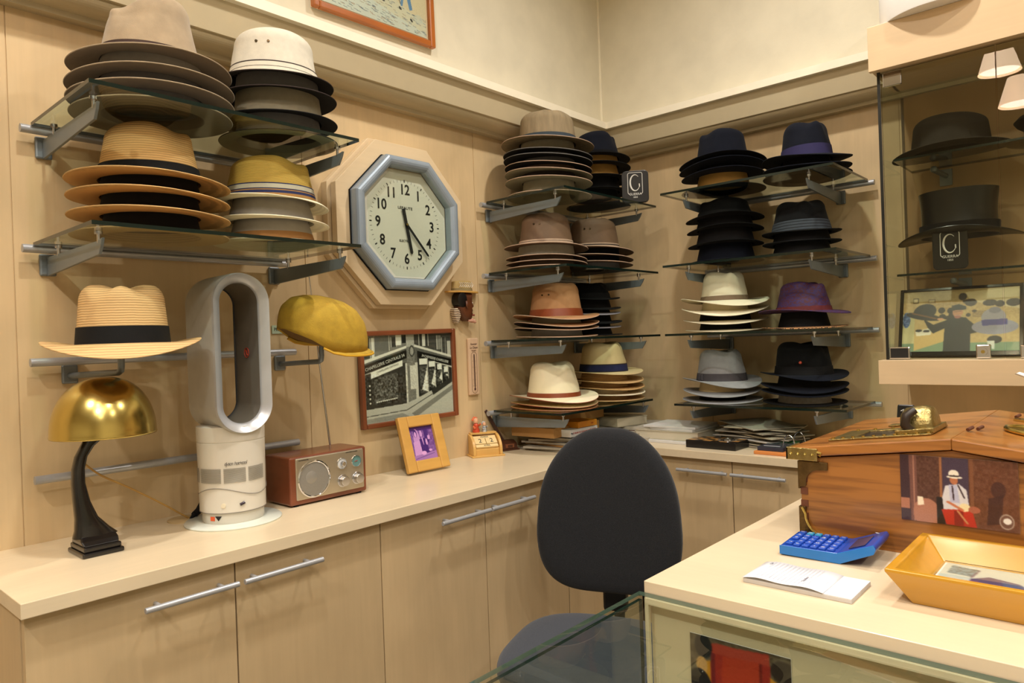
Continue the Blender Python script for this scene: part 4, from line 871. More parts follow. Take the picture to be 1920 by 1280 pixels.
m_ = MB(); xs2 = [(-.072, .95), (-.074, .985), (-.06, 1.0), (.068, 1.0), (.080, .99)]
rs = [ovalring(HW*s, HZ-(1-s)*HW, x, CZ) for x, s in xs2]; m_.rings(rs, 0, False, False); obj('ring_shell', m_, mat('ring_silver', (190, 188, 182), .35, .1), t, smooth=True)
m_ = MB(); rs = [ovalring(HW*.99, HZ-.01*HW, .080, CZ), ovalring(HW*.965, HZ-.035*HW, .0865, CZ), ovalring(HW*.70, HZ-.30*HW, .076, CZ), ovalring(HW*.66, HZ-.34*HW, .068, CZ)]; m_.rings(rs, 0, False, False); obj('ring_front_rim', m_, sil, t, smooth=True)
m_ = MB(); rs = [ovalring(HW*.66, HZ-.34*HW, .068, CZ), ovalring(HW*.70, HZ-.30*HW, .02, CZ), ovalring(HW*.66, HZ-.34*HW, -.06, CZ), ovalring(HW*.74, HZ-.26*HW, -.074, CZ), ovalring(HW*.95, HZ-.05*HW, -.072, CZ)]; m_.rings(rs, 0, False, False); obj('ring_inner_wall', m_, insd, t, smooth=True)
m_ = MB(); rs = [ovalring(HW*.665, HZ-.335*HW, -.060, CZ), ovalring(HW*.63, HZ-.37*HW, -.061, CZ), ovalring(HW*.63, HZ-.37*HW, -.064, CZ)]; m_.rings(rs, 0, False, False); obj('air_slot', m_, ink, t, smooth=True)
m_ = MB(); m_.tube([(.012, .0475, CZ)]+[(.0+.012*math.cos(a_), .0475, CZ+.012*math.sin(a_)) for a_ in [2*PI*k/24 for k in range(25)]][1:], .0011, 6); m_.tube([(-.008, .0475, CZ+.008), (.008, .0475, CZ-.008)], .0011, 6); m_.box(-.003, .0470, CZ-.006, .003, .0480, CZ+.006); obj('warning_symbol', m_, mat('red_print', (176, 60, 40), .5), t)
def oncyl(a_, z, r=.0792): return (r*math.cos(a_), r*math.sin(a_), z)
for k, ch_ in enumerate('dyson hot+cool'):
    a_ = -.60+k*.047
    if ch_ != ' ': text(ch_, .012, mat('grey_print', (110, 104, 98), .6), t, oncyl(a_, .150, .0788), (PI/2, 0, a_+PI/2), 'lettering', ext=.0002, sx=.9, shear=.2)
m_ = MB(); a_ = -.70; d = Vector((math.cos(a_), math.sin(a_), 0)); m_.cyl(Vector(oncyl(a_, .052, .076)), Vector(oncyl(a_, .052, .0785)), .0055, 18); obj('power_button', m_, mat('cream_button', (226, 216, 190), .4), t, smooth=True)
m_ = MB(); m_.tube([oncyl(-.22+.02*k, .051+.0006*k, .0775) for k in range(8)], .0034, 10); obj('display_window', m_, mat('violet_black', (44, 30, 44), .2), t, smooth=True)
m_ = MB(); m_.box(-.006, -.0004, -.005, .006, .0004, .005, M=Matrix.Translation(oncyl(-1.12, .020, .0722)) @ Matrix.Rotation(-1.12+PI/2, 4, 'Z')); obj('orange_sticker', m_, mat('orange_print', (226, 96, 50), .6), t)
m_ = MB(); m_.prism([(-.008, .005), (.008, .005), (0, -.006)], -.0004, .0004, 'xz'); o = obj('black_sticker', m_, ink, t, loc=oncyl(-.90, .021, .0724), rot=(0, 0, -.90+PI/2))
# ------------------------------------------------------------------ radio
cherry = mat('cherry_cabinet', (116, 58, 32), .35, var=.2, scale=3, stretch=(2, 2, 6), coat=.4); plate = mat('champagne_metal', (186, 176, 156), .28, .75, var=.05)
t = thing('table_radio', 'retro cherry-wood table radio with silver front beside the fan', 'radio', (.135, -1.637, .90))
m_ = MB(); m_.box(-.062, -.1215, .004, .062, .1215, .131); obj('radio_cabinet', m_, cherry, t, bevel=.006, seg=4)
m_ = MB(); m_.box(.058, -.105, .016, .0655, .111, .1265); obj('front_plate', m_, plate, t, bevel=.004, seg=3)
for y in (-.1, .1):
    for x in (-.05, .05):
        m_ = MB(); m_.cyl((x, y, 0), (x, y, .006), .008, 12); obj('rubber_foot', m_, k_blk_rib, t)
def ringd(name, y, z, r, m1, m2, dome=.001, x=.0655):
    m_ = MB(); m_.lathe([(r*1.12, 0), (r*1.12, .002), (r*1.05, .0035), (r, .002), (r, .0005)], 40, (x, y, z), axis='x'); rg = obj(name+'_ring', m_, m1, t, smooth=True)
    m_ = MB(); m_.lathe([(r*1.0, .0006), (r*.7, .0006+dome*.5), (r*.3, .0006+dome*.9), (.0003, .0006+dome)], 40, (x, y, z), axis='x'); obj(name, m_, m2, rg, smooth=True)
ringd('speaker_grille', -.052, .067, .0445, chrome, mat('speaker_mesh', (138, 134, 126), .5, .3, var=.05, scale=400), .002)
m_ = MB(); m_.lathe([(.018, 0), (.014, .0015), (.0003, .0022)], 24, (.0672, -.060, .072), axis='x'); obj('speaker_cap', m_, mat('speaker_centre', (144, 140, 132), .35, .2), t, smooth=True)
ringd('tuning_dial', .084, .094, .0145, chrome, mat('teal_dial', (92, 132, 130), .4, var=.1, scale=200))
m_ = MB(); m_.tube([(.0675, .078, .093), (.0675, .088, .095)], .0008, 5); obj('dial_needle', m_, mat('red_print', (176, 60, 40), .5), t)
ringd('tone_ring', .036, .094, .014, chrome, mat('pale_dial', (206, 208, 208), .4))
m_ = MB(); m_.cyl((.066, .036, .094), (.079, .036, .094), .0072, 20, .0062); obj('small_knob', m_, chrome, t, smooth=True, bevel=.0008)
for y, z in ((.038, .046), (.086, .046)):
    m_ = MB(); m_.cyl((.064, y, z), (.068, y, z), .0175, 28); m_.cyl((.067, y, z), (.082, y, z), .0142, 28, .0128); k_ = obj('control_knob', m_, steel, t, smooth=True, bevel=.001)
text('SOUNDMASTER', .0042, ink, t, (.0658, -.082, .1205), FX); text('AM/FM RADIO RECEIVER', .0036, ink, t, (.0658, .070, .1215), FX)
m_ = MB(); m_.tube([(-.055, .082, .128), (-.054, .060, .32), (-.053, .046, .46), (-.052, .028, .645)], [.003, .0026, .0020, .0014], 8); obj('antenna', m_, steel, t, smooth=True)
m_ = MB(); m_.lathe([(.0002, -.003), (.003, 0), (.0002, .003)], 10, (-.052, .028, .647)); obj('antenna_tip', m_, steel, t, smooth=True)
# ------------------------------------------------------------------ office chair
fab = mat('charcoal_upholstery', (34, 35, 38), .95, var=.35, scale=520, bump=.3, bscale=900, sheen=.15, spec=.2); fab_lit = mat('charcoal_upholstery_lit', (60, 64, 73), .95, var=.35, scale=520, bump=.3, bscale=900, sheen=.15, spec=.2)  # seat copy of the fabric, made paler and bluer for light from above
plast = mat('black_plastic', (24, 24, 25), .45)
t = thing('office_chair', 'charcoal fabric swivel chair with rounded backrest in the corner', 'chair', (.785, -1.265, 0), rz=-math.radians(90)+math.radians(20))
# local +x = facing direction
def pillow(name, outline, T, m, tr, front=1.0, back=.6, curve=None):
    N_ = len(outline); layers = [(1.0, 0.0)]
    prof_f = [(1.0, .22), (.985, .5), (.94, .78), (.86, .93), (.7, 1.0), (.45, 1.02), (.2, 1.03), (.01, 1.03)]
    cx0 = sum(p[0] for p in outline)/N_; cy0 = sum(p[1] for p in outline)/N_
    def ring(s, h): return [tr(cx0+(px-cx0)*s, cy0+(py-cy0)*s, h) for px, py in outline]
    rs = [ring(s, -h*T*back) for s, h in prof_f[::-1]]+[ring(s, h*T*front) for s, h in prof_f]
    m_ = MB(); m_.rings(rs); return obj(name, m_, m, t, smooth=True)
ol = []
for k in range(96):
    a_ = 2*PI*k/96; c_, s_ = math.cos(a_), math.sin(a_); e = 2/(2.7 if s_ > 0 else 3.6)
    v = math.copysign(abs(s_)**e, s_); u = math.copysign(abs(c_)**e, c_)
    wv = .210*(1-.13*max(0, v+.3)**1.5-.03*max(0, -v)**3)
    ol.append((u*wv*(1-.12*max(0, v)**3), v*.232))
BX = -.235
pillow('backrest', ol, .034, fab, lambda u, v, h: (BX+h-.05*(u/.2)**2*-.6-.02*v/.23, u, .822+v), 1, .7)
ol2 = []
for k in range(96):
    a_ = 2*PI*k/96; c_, s_ = math.cos(a_), math.sin(a_); e = 2/3.0
    ol2.append((math.copysign(abs(c_)**e, c_)*.222, math.copysign(abs(s_)**e, s_)*.218))
pillow('seat', ol2, .035, fab_lit, lambda u, v, h: (u+.02, v, .505+h), 1, 1)
m_ = MB(); m_.box(-.12, -.10, .43, .14, .10, .475); m_.tube([(-.05, 0, .43), (-.24, 0, .425), (-.295, 0, .44), (-.31, 0, .50), (-.29, 0, .60), (-.275, 0, .78)], .016, 12); obj('backrest_support', m_, plast, t, smooth=True)
m_ = MB(); m_.box(-.285, -.035, .52, -.250, .035, .66); obj('height_housing', m_, plast, t, bevel=.008)
m_ = MB(); m_.cyl((0, 0, .10), (0, 0, .43), .026, 24); obj('gas_column', m_, plast, t, smooth=True)
for k in range(5):
    a_ = 2*PI*k/5; c_, s_ = math.cos(a_), math.sin(a_)
    m_ = MB(); m_.tube([(0, 0, .10), (.28*c_, .28*s_, .075)], [.026, .016], 10); lg = obj('base_leg', m_, plast, t, smooth=True)
    m_ = MB(); m_.cyl((.28*c_-.012*s_, .28*s_+.012*c_, .027), (.28*c_+.012*s_, .28*s_-.012*c_, .027), .027, 18); m_.cyl((.28*c_, .28*s_, .04), (.28*c_, .28*s_, .075), .007, 8); obj('caster', m_, plast, lg, smooth=True)
# ------------------------------------------------------------------ sales counter + glass display
t = thing('sales_counter', 'pale maple sales counter in the right foreground', 'counter', (1.75, -1.45, 0))
m_ = MB(); m_.box(1.312-1.75, -1.851+1.45, .932, 2.5-1.75, -1.0+1.45, .96); obj('counter_top', m_, wood('counter_top_wood', (212, 193, 162), 'x', .34, .15, .05, .04), t, bevel=.001)
m_ = MB(); m_.box(1.318-1.75, -1.843+1.45, 0, 2.5-1.75, -1.83+1.45, .932); m_.box(1.318-1.75, -1.83+1.45, 0, 1.338-1.75, -1.01+1.45, .932); obj('counter_panels', m_, mat('counter_front_laminate', (206, 192, 158), .5, var=.03, scale=3), t)
t = thing('glass_display_counter', 'glass-topped display counter joined to the front of the sales counter', 'display counter', (1.8, -2.2, 0))
pbox('glass_top', t, 1.305-1.8, -2.62+2.2, .938, 2.5-1.8, -1.853+2.2, .944, table_glass, mat('counter_glass_edge', (92, 116, 104), .2))
pbox('side_glass', t, 1.308-1.8, -2.60+2.2, .30, 1.314-1.8, -1.86+2.2, .936, table_glass)
m_ = MB(); m_.box(1.305-1.8, -2.61+2.2, 0, 2.5-1.8, -1.86+2.2, .30); obj('display_base', m_, cab_wood, t, bevel=.001)
m_ = MB(); m_.box(1.316-1.8, -1.8575+2.2, .30, 1.322-1.8, -1.852+2.2, .9375); m_.box(1.322-1.8, -1.8575+2.2, .929, 2.5-1.8, -1.852+2.2, .9375); obj('edge_trim', m_, mat('pale_trim', (214, 200, 166), .4), t)
pbox('inner_shelf', t, 1.32-1.8, -2.58+2.2, .60, 2.48-1.8, -1.87+2.2, .606, table_glass)
im = Img(150, 120, (86, 76, 58)); im.noise(14, cell=5)
im.poly([(.22, .08), (.80, .02), (.84, 1), (.20, 1)], (150, 40, 30)); im.poly([(.24, .06), (.80, .04), (.80, .16), (.24, .20)], (166, 62, 46)); im.poly([(.34, .2), (.70, .16), (.72, .6), (.32, .6)], (170, 54, 30)); im.rect(.70, .16, .73, .9, (110, 24, 20)); im.rect(.22, .2, .26, .9, (110, 24, 30))
im.poly([(.14, .35), (.21, .3), (.21, .9), (.14, .8)], (190, 132, 34)); im.poly([(.80, .3), (.88, .36), (.86, .8), (.80, .8)], (196, 136, 40)); im.ell(.14, .14, .09, .16, (24, 30, 34)); im.ell(.12, .40, .06, .12, (196, 152, 92)); im.ell(.09, .75, .14, .3, (26, 24, 28)); im.ell(.93, .2, .12, .14, (44, 34, 30)); im.ell(.93, .62, .10, .3, (34, 38, 44)); im.ell(.84, .84, .1, .14, (18, 18, 24)); im.rect(.3, .62, .72, 1, (96, 22, 18)); im.ell(.5, .92, .14, .12, (40, 20, 16)); im.blur(3); im.noise(5)
t = thing('display_photo', 'photo of a red stage curtain fixed inside the glass counter', 'photo', (1.4515, -1.8455, .848), rot=(PI/2, 0, 0))
m_ = MB(); m_.box(-.0705, -.052, -.0015, .0705, .052, 0); obj('photo_card', m_, white_ink, t); im.mesh('photo_print', .141, .104, t, (0, 0, .0005), (0, 0, 0))
# --------------------------------------------- antique cash register box
oak = mat('golden_oak', (118, 70, 24), .36, var=.1, scale=9, stretch=(.5, 3, 9), coat=.35, c2=(160, 102, 42), thr=(.32, .55))
oakd = mat('oak_end_grain', (96, 50, 26), .5, var=.2)
RX, RY = 1.647, -1.30
t = thing('cash_register', 'antique oak cash box with brass fittings on the sales counter', 'cash register', (RX, RY, .96))
m_ = MB(); m_.prism([(-.228, 0), (-.228, .137), (0, .168), (.228, .137), (.228, 0)], -.207, .20, 'xz'); obj('register_case', m_, oak, t, bevel=.001)
for sgn in (-1, 1):
    m_ = MB(); V = [(sgn*.246, -.215, .138), (0, -.215, .170), (0, .235, .170), (sgn*.246, .235, .138)]; V += [(x, y, z+.017) for x, y, z in V]
    m_.add(V, [(0, 1, 2, 3), (4, 5, 6, 7), (0, 1, 5, 4), (1, 2, 6, 5), (2, 3, 7, 6), (3, 0, 4, 7)]); obj('lid_panel', m_, oak, t, bevel=.002)
for k in range(6):
    m_ = MB(); m_.box(-.2285, -.2082, .012+k*.0215, -.2165, -.200, .0235+k*.0215); obj('dovetail', m_, oakd, t)
lidz = lambda x: .155+.032*(1-abs(x)/.246)+.0005
def onlid(x, y, z=0): return (x, y, lidz(x)+z)
sl = math.atan2(.032, .246)
ML = Matrix.Translation((-.123, -.09, lidz(-.123))) @ Matrix.Rotation(-sl, 4, 'Y')
m_ = MB()
for b in ((-.075, -.065, 0, -.035, .065, .003), (.058, -.065, 0, .085, .065, .003), (-.035, -.065, 0, .058, -.045, .003), (-.035, .040, 0, .058, .065, .003)): m_.box(*b, M=ML)
obj('writing_plate', m_, brass_cast, t, bevel=.0008)
m_ = MB(); m_.box(-.037, -.047, .0002, .060, .042, .0012, M=ML); obj('paper_window', m_, mat('window_dark', (30, 26, 30), .25), t)
for x_, y_ in [(-.068+k*.0165, -.058) for k in range(10)]+[(-.06+k*.03, .058) for k in range(5)]:
    m_ = MB(); m_.cyl(ML @ Vector((x_, y_, .002)), ML @ Vector((x_, y_, .0055)), .003, 10); obj('plate_stud', m_, brass, t, smooth=True)
m_ = MB(); m_.box(.030, -.055, .003, .088, .045, .010, M=ML); obj('till_block', m_, brass_cast, t, bevel=.001)
m_ = MB(); rs = []
for x, s in ((.034, .72), (.042, .95), (.055, 1), (.074, 1), (.082, .9), (.085, .7)):
    rs.append([ML @ Vector((x, -.004+.034*s*math.cos(a_), .010+.034*s*math.sin(a_))) for a_ in [PI*k/18 for k in range(19)]])
m_.rings(rs); obj('till_arch', m_, brass_cast, t, smooth=True)
m_ = MB(); m_.tube([ML @ Vector(p) for p in ((.052, -.040, .004), (.046, -.046, .018), (.050, -.044, .032), (.062, -.036, .040))], [.009, .008, .0075, .006], 10); obj('lever', m_, mat('dark_lever', (44, 32, 24), .4), t, smooth=True)
m_ = MB(); m_.box(-.024, .12, 0, .002, .15, .003, M=ML); obj('brass_label', m_, brass_cast, t, bevel=.0008)
MR = Matrix.Translation((.10, -.02, lidz(.10))) @ Matrix.Rotation(sl, 4, 'Y')
m_ = MB(); m_.tube([MR @ Vector((.055*math.cos(a_), .045*math.sin(a_)-.01, .004)) for a_ in [2*PI*k/40 for k in range(41)]], .004, 8); obj('oval_rim', m_, brass, t, smooth=True)
m_ = MB(); m_.add([MR @ Vector((.053*math.cos(2*PI*k/40), .043*math.sin(2*PI*k/40)-.01, .002)) for k in range(40)], [tuple(range(40))]); obj('oval_plate', m_, brass_cast, t)
m_ = MB()
for k in range(-9, 10):
    for sg in (-1, 1):
        pts = [(k*.0055+u*.0315, -.01+sg*u*.0315) for u in [-1+.1*j for j in range(21)]]; pts = [q for q in pts if (q[0]/.051)**2+((q[1]+.01)/.041)**2 < 1]
        if len(pts) > 1: m_.tube([MR @ Vector((pts[0][0], pts[0][1], .0035)), MR @ Vector((pts[-1][0], pts[-1][1], .0035))], .0009, 5)
obj('oval_lattice', m_, brass, t)
m_ = MB(); m_.box(-.06, .120, 0, -.02, .150, .003, M=MR); m_.cyl(MR @ Vector((-.03, .135, .003)), MR @ Vector((-.03, .135, .010)), .010, 16); m_.tube([MR @ Vector(p) for p in ((-.03, .135, .008), (.0, .110, .010), (.04, .105, .008), (.08, .12, .006))], .005, 8); obj('brass_catch', m_, brass, t, smooth=True)
for p in ((-.095, -.10, .003), (-.085, -.075, .003), (-.06, .152, .003)):
    m_ = MB(); m_.cyl(MR @ Vector(p), MR @ (Vector(p)+Vector((.004, .016, .003))), .0028, 8); obj('lid_pin', m_, mat('dark_pin', (90, 50, 36), .5), t, smooth=True)
# corner fittings
m_ = MB(); m_.box(-.2485, -.2175, .136, -.196, -.2135, .157); m_.box(-.2485, -.2175, .136, -.2445, -.16, .157)
cf = obj('lid_corner_cap', m_, brass_cast, t, bevel=.001)
m_ = MB(); [m_.lathe([(.0002, -.003), (.003, 0), (.0002, .003)], 8, (-.240+k*.012, -.2178, .1465)) for k in range(4)]; m_.tube([(-.196, -.217, .152), (-.190, -.217, .150), (-.192, -.217, .145)], .002, 6); obj('cap_boss', m_, brass, cf, smooth=True)
cp = [(-.2295, .134), (-.182, .134), (-.182, .121), (-.196, .120)]+[(-.196-.022*math.sin(a_), .098+.022*math.cos(a_)) for a_ in [PI/2*k/8 for k in range(9)]]+[(-.218, .092), (-.2295, .088)]
m_ = MB(); m_.prism(cp, -.2115, -.2080, 'xz'); m_.box(-.2315, -.2115, .086, -.2285, -.17, .134); obj('upper_corner_fitting', m_, bronze, t, bevel=.0008)
cp = [(-.2295, .0), (-.182, .0), (-.182, .006)]+[(-.186-.034*math.sin(a_), .044-.036*math.cos(a_)) for a_ in [PI/2*k/8 for k in range(9)]]+[(-.220, .056), (-.2295, .056)]
m_ = MB(); m_.prism(cp, -.2115, -.2080, 'xz'); m_.box(-.2315, -.2115, 0, -.2285, -.17, .056); lf = obj('lower_corner_fitting', m_, bronze, t, bevel=.0008)
m_ = MB(); m_.tube([(-.182, -.213, .006)]+[(-.186-.034*math.sin(a_), -.213, .044-.036*math.cos(a_)) for a_ in [PI/2*k/8 for k in range(9)]]+[(-.2255, -.213, .055)], .0022, 8); obj('fitting_rib', m_, brass, lf, smooth=True)
# postcard on register
im = Img(230, 150, (100, 58, 38)); im.noise(9, cell=5); im.rect(0, 0, .14, 1, (58, 34, 40)); im.rect(.35, 0, .6, 1, (74, 52, 60)); im.rect(.14, 0, .35, .8, (84, 50, 38)); im.noise(10, .14, 0, .35, .8, 4)
im.poly([(.08, 0), (.15, 0), (.15, 1), (.09, 1)], (110, 70, 60)); im.rect(.115, 0, .13, 1, (160, 110, 90)); im.rect(.35, 0, .375, .7, (150, 96, 60)); im.rect(.61, 0, .64, .85, (120, 74, 48)); im.rect(.38, 0, .60, .8, (66, 50, 66))
im.ell(.23, .86, .12, .22, (166, 110, 86)); im.poly([(.15, .62), (.20, .62), (.21, .74), (.15, .76)], (230, 214, 186)); im.rect(0, .66, .08, .82, (170, 110, 84)); im.rect(.32, .6, .39, 1, (26, 16, 18))
im.ell(.84, .42, .06, .12, (64, 34, 30), .8); im.poly([(.76, .55), (.88, .48), (.86, .9), (.74, .94)], (58, 30, 28), .8)
im.poly([(.37, .60), (.40, .42), (.52, .38), (.58, .46), (.60, .72), (.52, .78), (.38, .78)], (206, 200, 200)); im.poly([(.43, .40), (.50, .40), (.52, .66), (.44, .66)], (178, 176, 196))
im.ell(.475, .33, .035, .065, (176, 106, 70)); im.ell(.475, .24, .045, .065, (226, 216, 196)); im.ell(.48, .285, .07, .018, (232, 222, 200)); im.ell(.478, .268, .046, .013, (44, 30, 30))
im.poly([(.36, .78), (.62, .74), (.66, 1), (.40, 1)], (176, 40, 26)); im.rect(.47, .78, .55, 1, (126, 24, 18)); im.ell(.56, .72, .05, .06, (230, 210, 160)); im.line(.42, .66, .54, .76, .03, (190, 110, 74)); im.line(.46, .42, .47, .62, .012, (44, 24, 30)); im.line(.51, .40, .56, .58, .012, (44, 24, 30)); im.ell(.64, .74, .05, .05, (160, 90, 66)); im.line(.5, .78, .58, .95, .02, (186, 130, 84))
im.ell(.90, .86, .06, .11, (190, 176, 160), .75); im.ell(.90, .86, .05, .092, (106, 72, 58)); im.ell(.905, .85, .034, .045, (224, 216, 204)); im.blur(2); im.noise(6)
t = thing('postcard', 'postcard of a seated hat weaver stuck on the oak cash box', 'postcard', (1.6515, -1.5082, 1.0665), rot=(PI/2, 0, 0))
m_ = MB(); m_.box(-.0765, -.051, 0, .0765, .051, .0008); obj('card', m_, mat('card_edge', (190, 170, 150), .6), t); im.mesh('print', .153, .102, t, (0, 0, .001), (0, 0, 0), attr_mat('glossy_print', .3, .3))
# calculator
cb = mat('cobalt_plastic', (20, 66, 158), .3, coat=.2, var=.05); cb2 = mat('sky_plastic', (22, 112, 190), .3, coat=.2, var=.05); key = mat('key_blue', (24, 74, 176), .35); keyt = mat('key_teal', (40, 146, 190), .35); lcd = mat('lcd', (58, 56, 92), .15, var=.3, scale=60)
t = thing('calculator', 'bright blue pocket calculator lying on the sales counter', 'calculator', (1.4865, -1.569, .96), rz=.05)
m_ = MB()
def calc_ring(y): return [(-.066, y, .002), (-.066, y, .016), (.020, y, .016), (.072, y, .036), (.075, y, .030), (.072, y, .022), (.024, y, .0005)]
m_.rings([calc_ring(-.048), calc_ring(.048)]); obj('calculator_case', m_, [cb], t, bevel=.003, seg=3)
m_ = MB(); m_.rings([[(x, y_, z) for x, _, z in calc_ring(0)] for y_ in (-.0492, -.0483)]); obj('case_side', m_, cb2, t, bevel=.001)
for i in range(6):
    for j in range(5):
        x = -.054+i*.0128; y = -.038+j*.0178
        if (i, j) in ((0, 1),): continue
        w_ = .0062; h_ = .0105 if (i, j) != (0, 0) else .0145
        yy = y+(.006 if (i, j) == (0, 0) else 0)
        m_ = MB(); m_.box(x-w_*.8, yy-h_*.62, .0155, x+w_*.8, yy+h_*.62, .0195)
        kk = obj('key', m_, keyt if (i in (1, 2) and j == 4) else key, t, bevel=.0012)
        ch_ = '7894561230.=+-x÷%√MCR'[(i*5+j) % 21]
        text(ch_, .0072, white_ink, kk, (x, yy, .0197), (0, 0, -PI/2), 'key_mark', ext=.0001)
Mk = Matrix.Translation((.046, 0, .0265)) @ Matrix.Rotation(-math.atan2(.02, .052), 4, 'Y')
m_ = MB(); m_.box(-.012, -.038, 0, .013, .022, .0012, M=Mk); obj('screen', m_, lcd, t, bevel=.0005)
text('CASIO', .0075, white_ink, t, Mk @ Vector((.016, .034, .001)), (0, Mk.to_euler().y, -PI/2), 'lettering', ext=.0001)
# receipt pad
pw = mat('white_paper', (226, 226, 230), .7, var=.02); pl = mat('print_grey', (120, 118, 130), .8)
t = thing('receipt_pad', 'white receipt pad lying in front of the calculator', 'notepad', (1.5025, -1.7305, .96), rz=.0)
m_ = MB(); m_.box(-.0735, -.043, 0, .0735, .043, .006); obj('pad_block', m_, mat('pad_edges', (196, 192, 188), .8, kind='wave', scale=400), t, bevel=.0008)
m_ = MB(); n_ = 16; V = []
for k in range(n_+1):
    x = -.074+.112*k/n_; z = .0075+.0032*math.sin(PI*k/n_)+(.0016*math.sin(3*PI*k/n_)); V += [(x, -.044-.001, z), (x, .0435, z*.9)]
m_.add(V, [(2*k, 2*k+2, 2*k+3, 2*k+1) for k in range(n_)]); obj('top_sheet', m_, pw, t, smooth=True, solid=.0004)
m_ = MB(); m_.box(.0375, -.0425, .006, .0732, .0425, .0066); obj('stub_sheet', m_, pw, t)
m_ = MB()
for k in range(13): 
    x = -.056+k*.0058; z = .0078+.0032*math.sin(PI*(x+.074)/.112)+.0016*math.sin(3*PI*(x+.074)/.112)
    m_.box(x, -.036, z+.0004, x+.0005, .038, z+.0006)
obj('ruled_lines', m_, mat('pale_rule', (176, 176, 190), .8), t)
for k in range(6): text('Chapellerie Centrale Bruxelles'[k*4:k*4+12], .0052, pl, t, (.004+k*.0052, -.012, .0108-.0004*k), (0, 0, PI/2), 'lettering', ext=.0001)
text('Qté', .0055, pl, t, (-.060, .030, .0104), (0, 0, PI/2), 'lettering', ext=.0001)
# yellow shadow-box frame
yl = mat('yellow_lacquer', (192, 140, 36), .22, var=.10, scale=4, stretch=(1, 6, 6), coat=.5)
t = thing('tray_frame', 'glossy yellow deep tray frame with an old portrait photo on the counter', 'picture frame', (1.775, -1.635, .96))
def rect(a, b, z, dx=-.03): return [(-a, -b, z), (a+dx, -b, z), (a+dx, b, z), (-a, b, z)]
rs = [rect(.139, .090, 0), rect(.168, .104, .040), rect(.168, .104, .044), rect(.158, .095, .044), rect(.156, .093, .041), rect(.133, .073, .012)]
m_ = MB(); m_.rings(rs, 0, True, True); obj('tray_body', m_, yl, t, bevel=.0015, seg=3)
im = Img(190, 130, (206, 206, 204)); im.noise(3, cell=4); P_ = (68, 62, 116)
im.poly([(.06, .06), (.33, .10), (.29, .36), (.06, .34)], (96, 130, 150)); im.noise(50, .06, .06, .32, .34, 3); im.poly([(.32, .10), (.335, .10), (.30, .40), (.28, .40)], (90, 80, 120))
im.poly([(.30, .42), (.44, .28), (.72, .36), (.80, .50), (.66, .62), (.55, .86), (.42, .80), (.30, .60)], P_); im.poly([(.55, .34), (.74, .38), (.78, .48), (.6, .52)], (70, 90, 140))
im.ell(.15, .58, .07, .05, (80, 100, 130)); im.ell(.15, .58, .035, .03, (190, 206, 214)); im.poly([(.20, .56), (.32, .54), (.36, .66), (.24, .66)], (110, 100, 140)); im.poly([(.5, .62), (.9, .60), (1, .66), (1, 1), (.56, 1)], (150, 144, 170)); im.ell(.54, .66, .05, .05, (214, 212, 214)); im.poly([(.56, .60), (.86, .68), (.8, .84), (.56, .78)], (206, 204, 212)); im.a = im.a[:, np.minimum((np.arange(im.w)/.56).astype(int), im.w-1)]; im.blur(2); im.noise(4)
m_ = MB(); m_.box(-.131, -.071, .0122, .101, .071, .0135); obj('mount_board', m_, pw, t); im.mesh('portrait_print', .226, .136, t, (-.015, 0, .0142), (0, 0, 0), attr_mat('glossy_print', .3, .3))
pbox('tray_glass', t, -.131, -.071, .0155, .101, .071, .0165, clear)
# card terminal & white blade behind register
t = thing('card_terminal', 'small black card reader standing behind the oak cash box', 'card reader', (1.40, -.70, .90))
m_ = MB(); m_.box(-.03, -.04, 0, .03, .04, .03); m_.box(-.015, -.012, .03, .015, .012, .17); obj('terminal_stand', m_, plast, t, bevel=.003)
m_ = MB(); m_.box(-.020, -.010, -.045, .020, .010, .024, M=Matrix.Translation((0, 0, .190)) @ Matrix.Rotation(-.35, 4, 'X')); k_ = obj('terminal_body', m_, mat('gloss_black', (14, 14, 16), .12), t, bevel=.004)
m_ = MB(); m_.tube([(-.008, -.018, .200), (-.001, -.018, .205), (-.004, -.018, .196)], .0012, 6); obj('terminal_mark', m_, white_ink, k_)
t = thing('desk_lamp_arm', 'white curved blade-shaped arm rising behind the cash box at right edge', 'desk lamp', (1.90, -1.02, .96))
m_ = MB(); m_.lathe([(.001, 0), (.06, 0), (.06, .008), (.05, .012), (.001, .012)], 32); obj('arm_base', m_, wh, t, smooth=True)
rs = []
for k in range(17):
    u = k/16; x = -.0-.225*u; z = .012+.245*math.sin(u*1.35)/math.sin(1.35); wq = .020*(1-u*.2)*(1 if k < 15 else (.8 if k == 15 else .35)); th2 = .008*(1-.4*u)
    rs.append([(x+th2*math.cos(a_)*.9, wq*math.sin(a_), z+th2*math.cos(a_)*.5) for a_ in [2*PI*j/16 for j in range(16)]])
m_ = MB(); m_.rings(rs); obj('arm_blade', m_, mat('gloss_white', (240, 238, 234), .2), t, smooth=True)
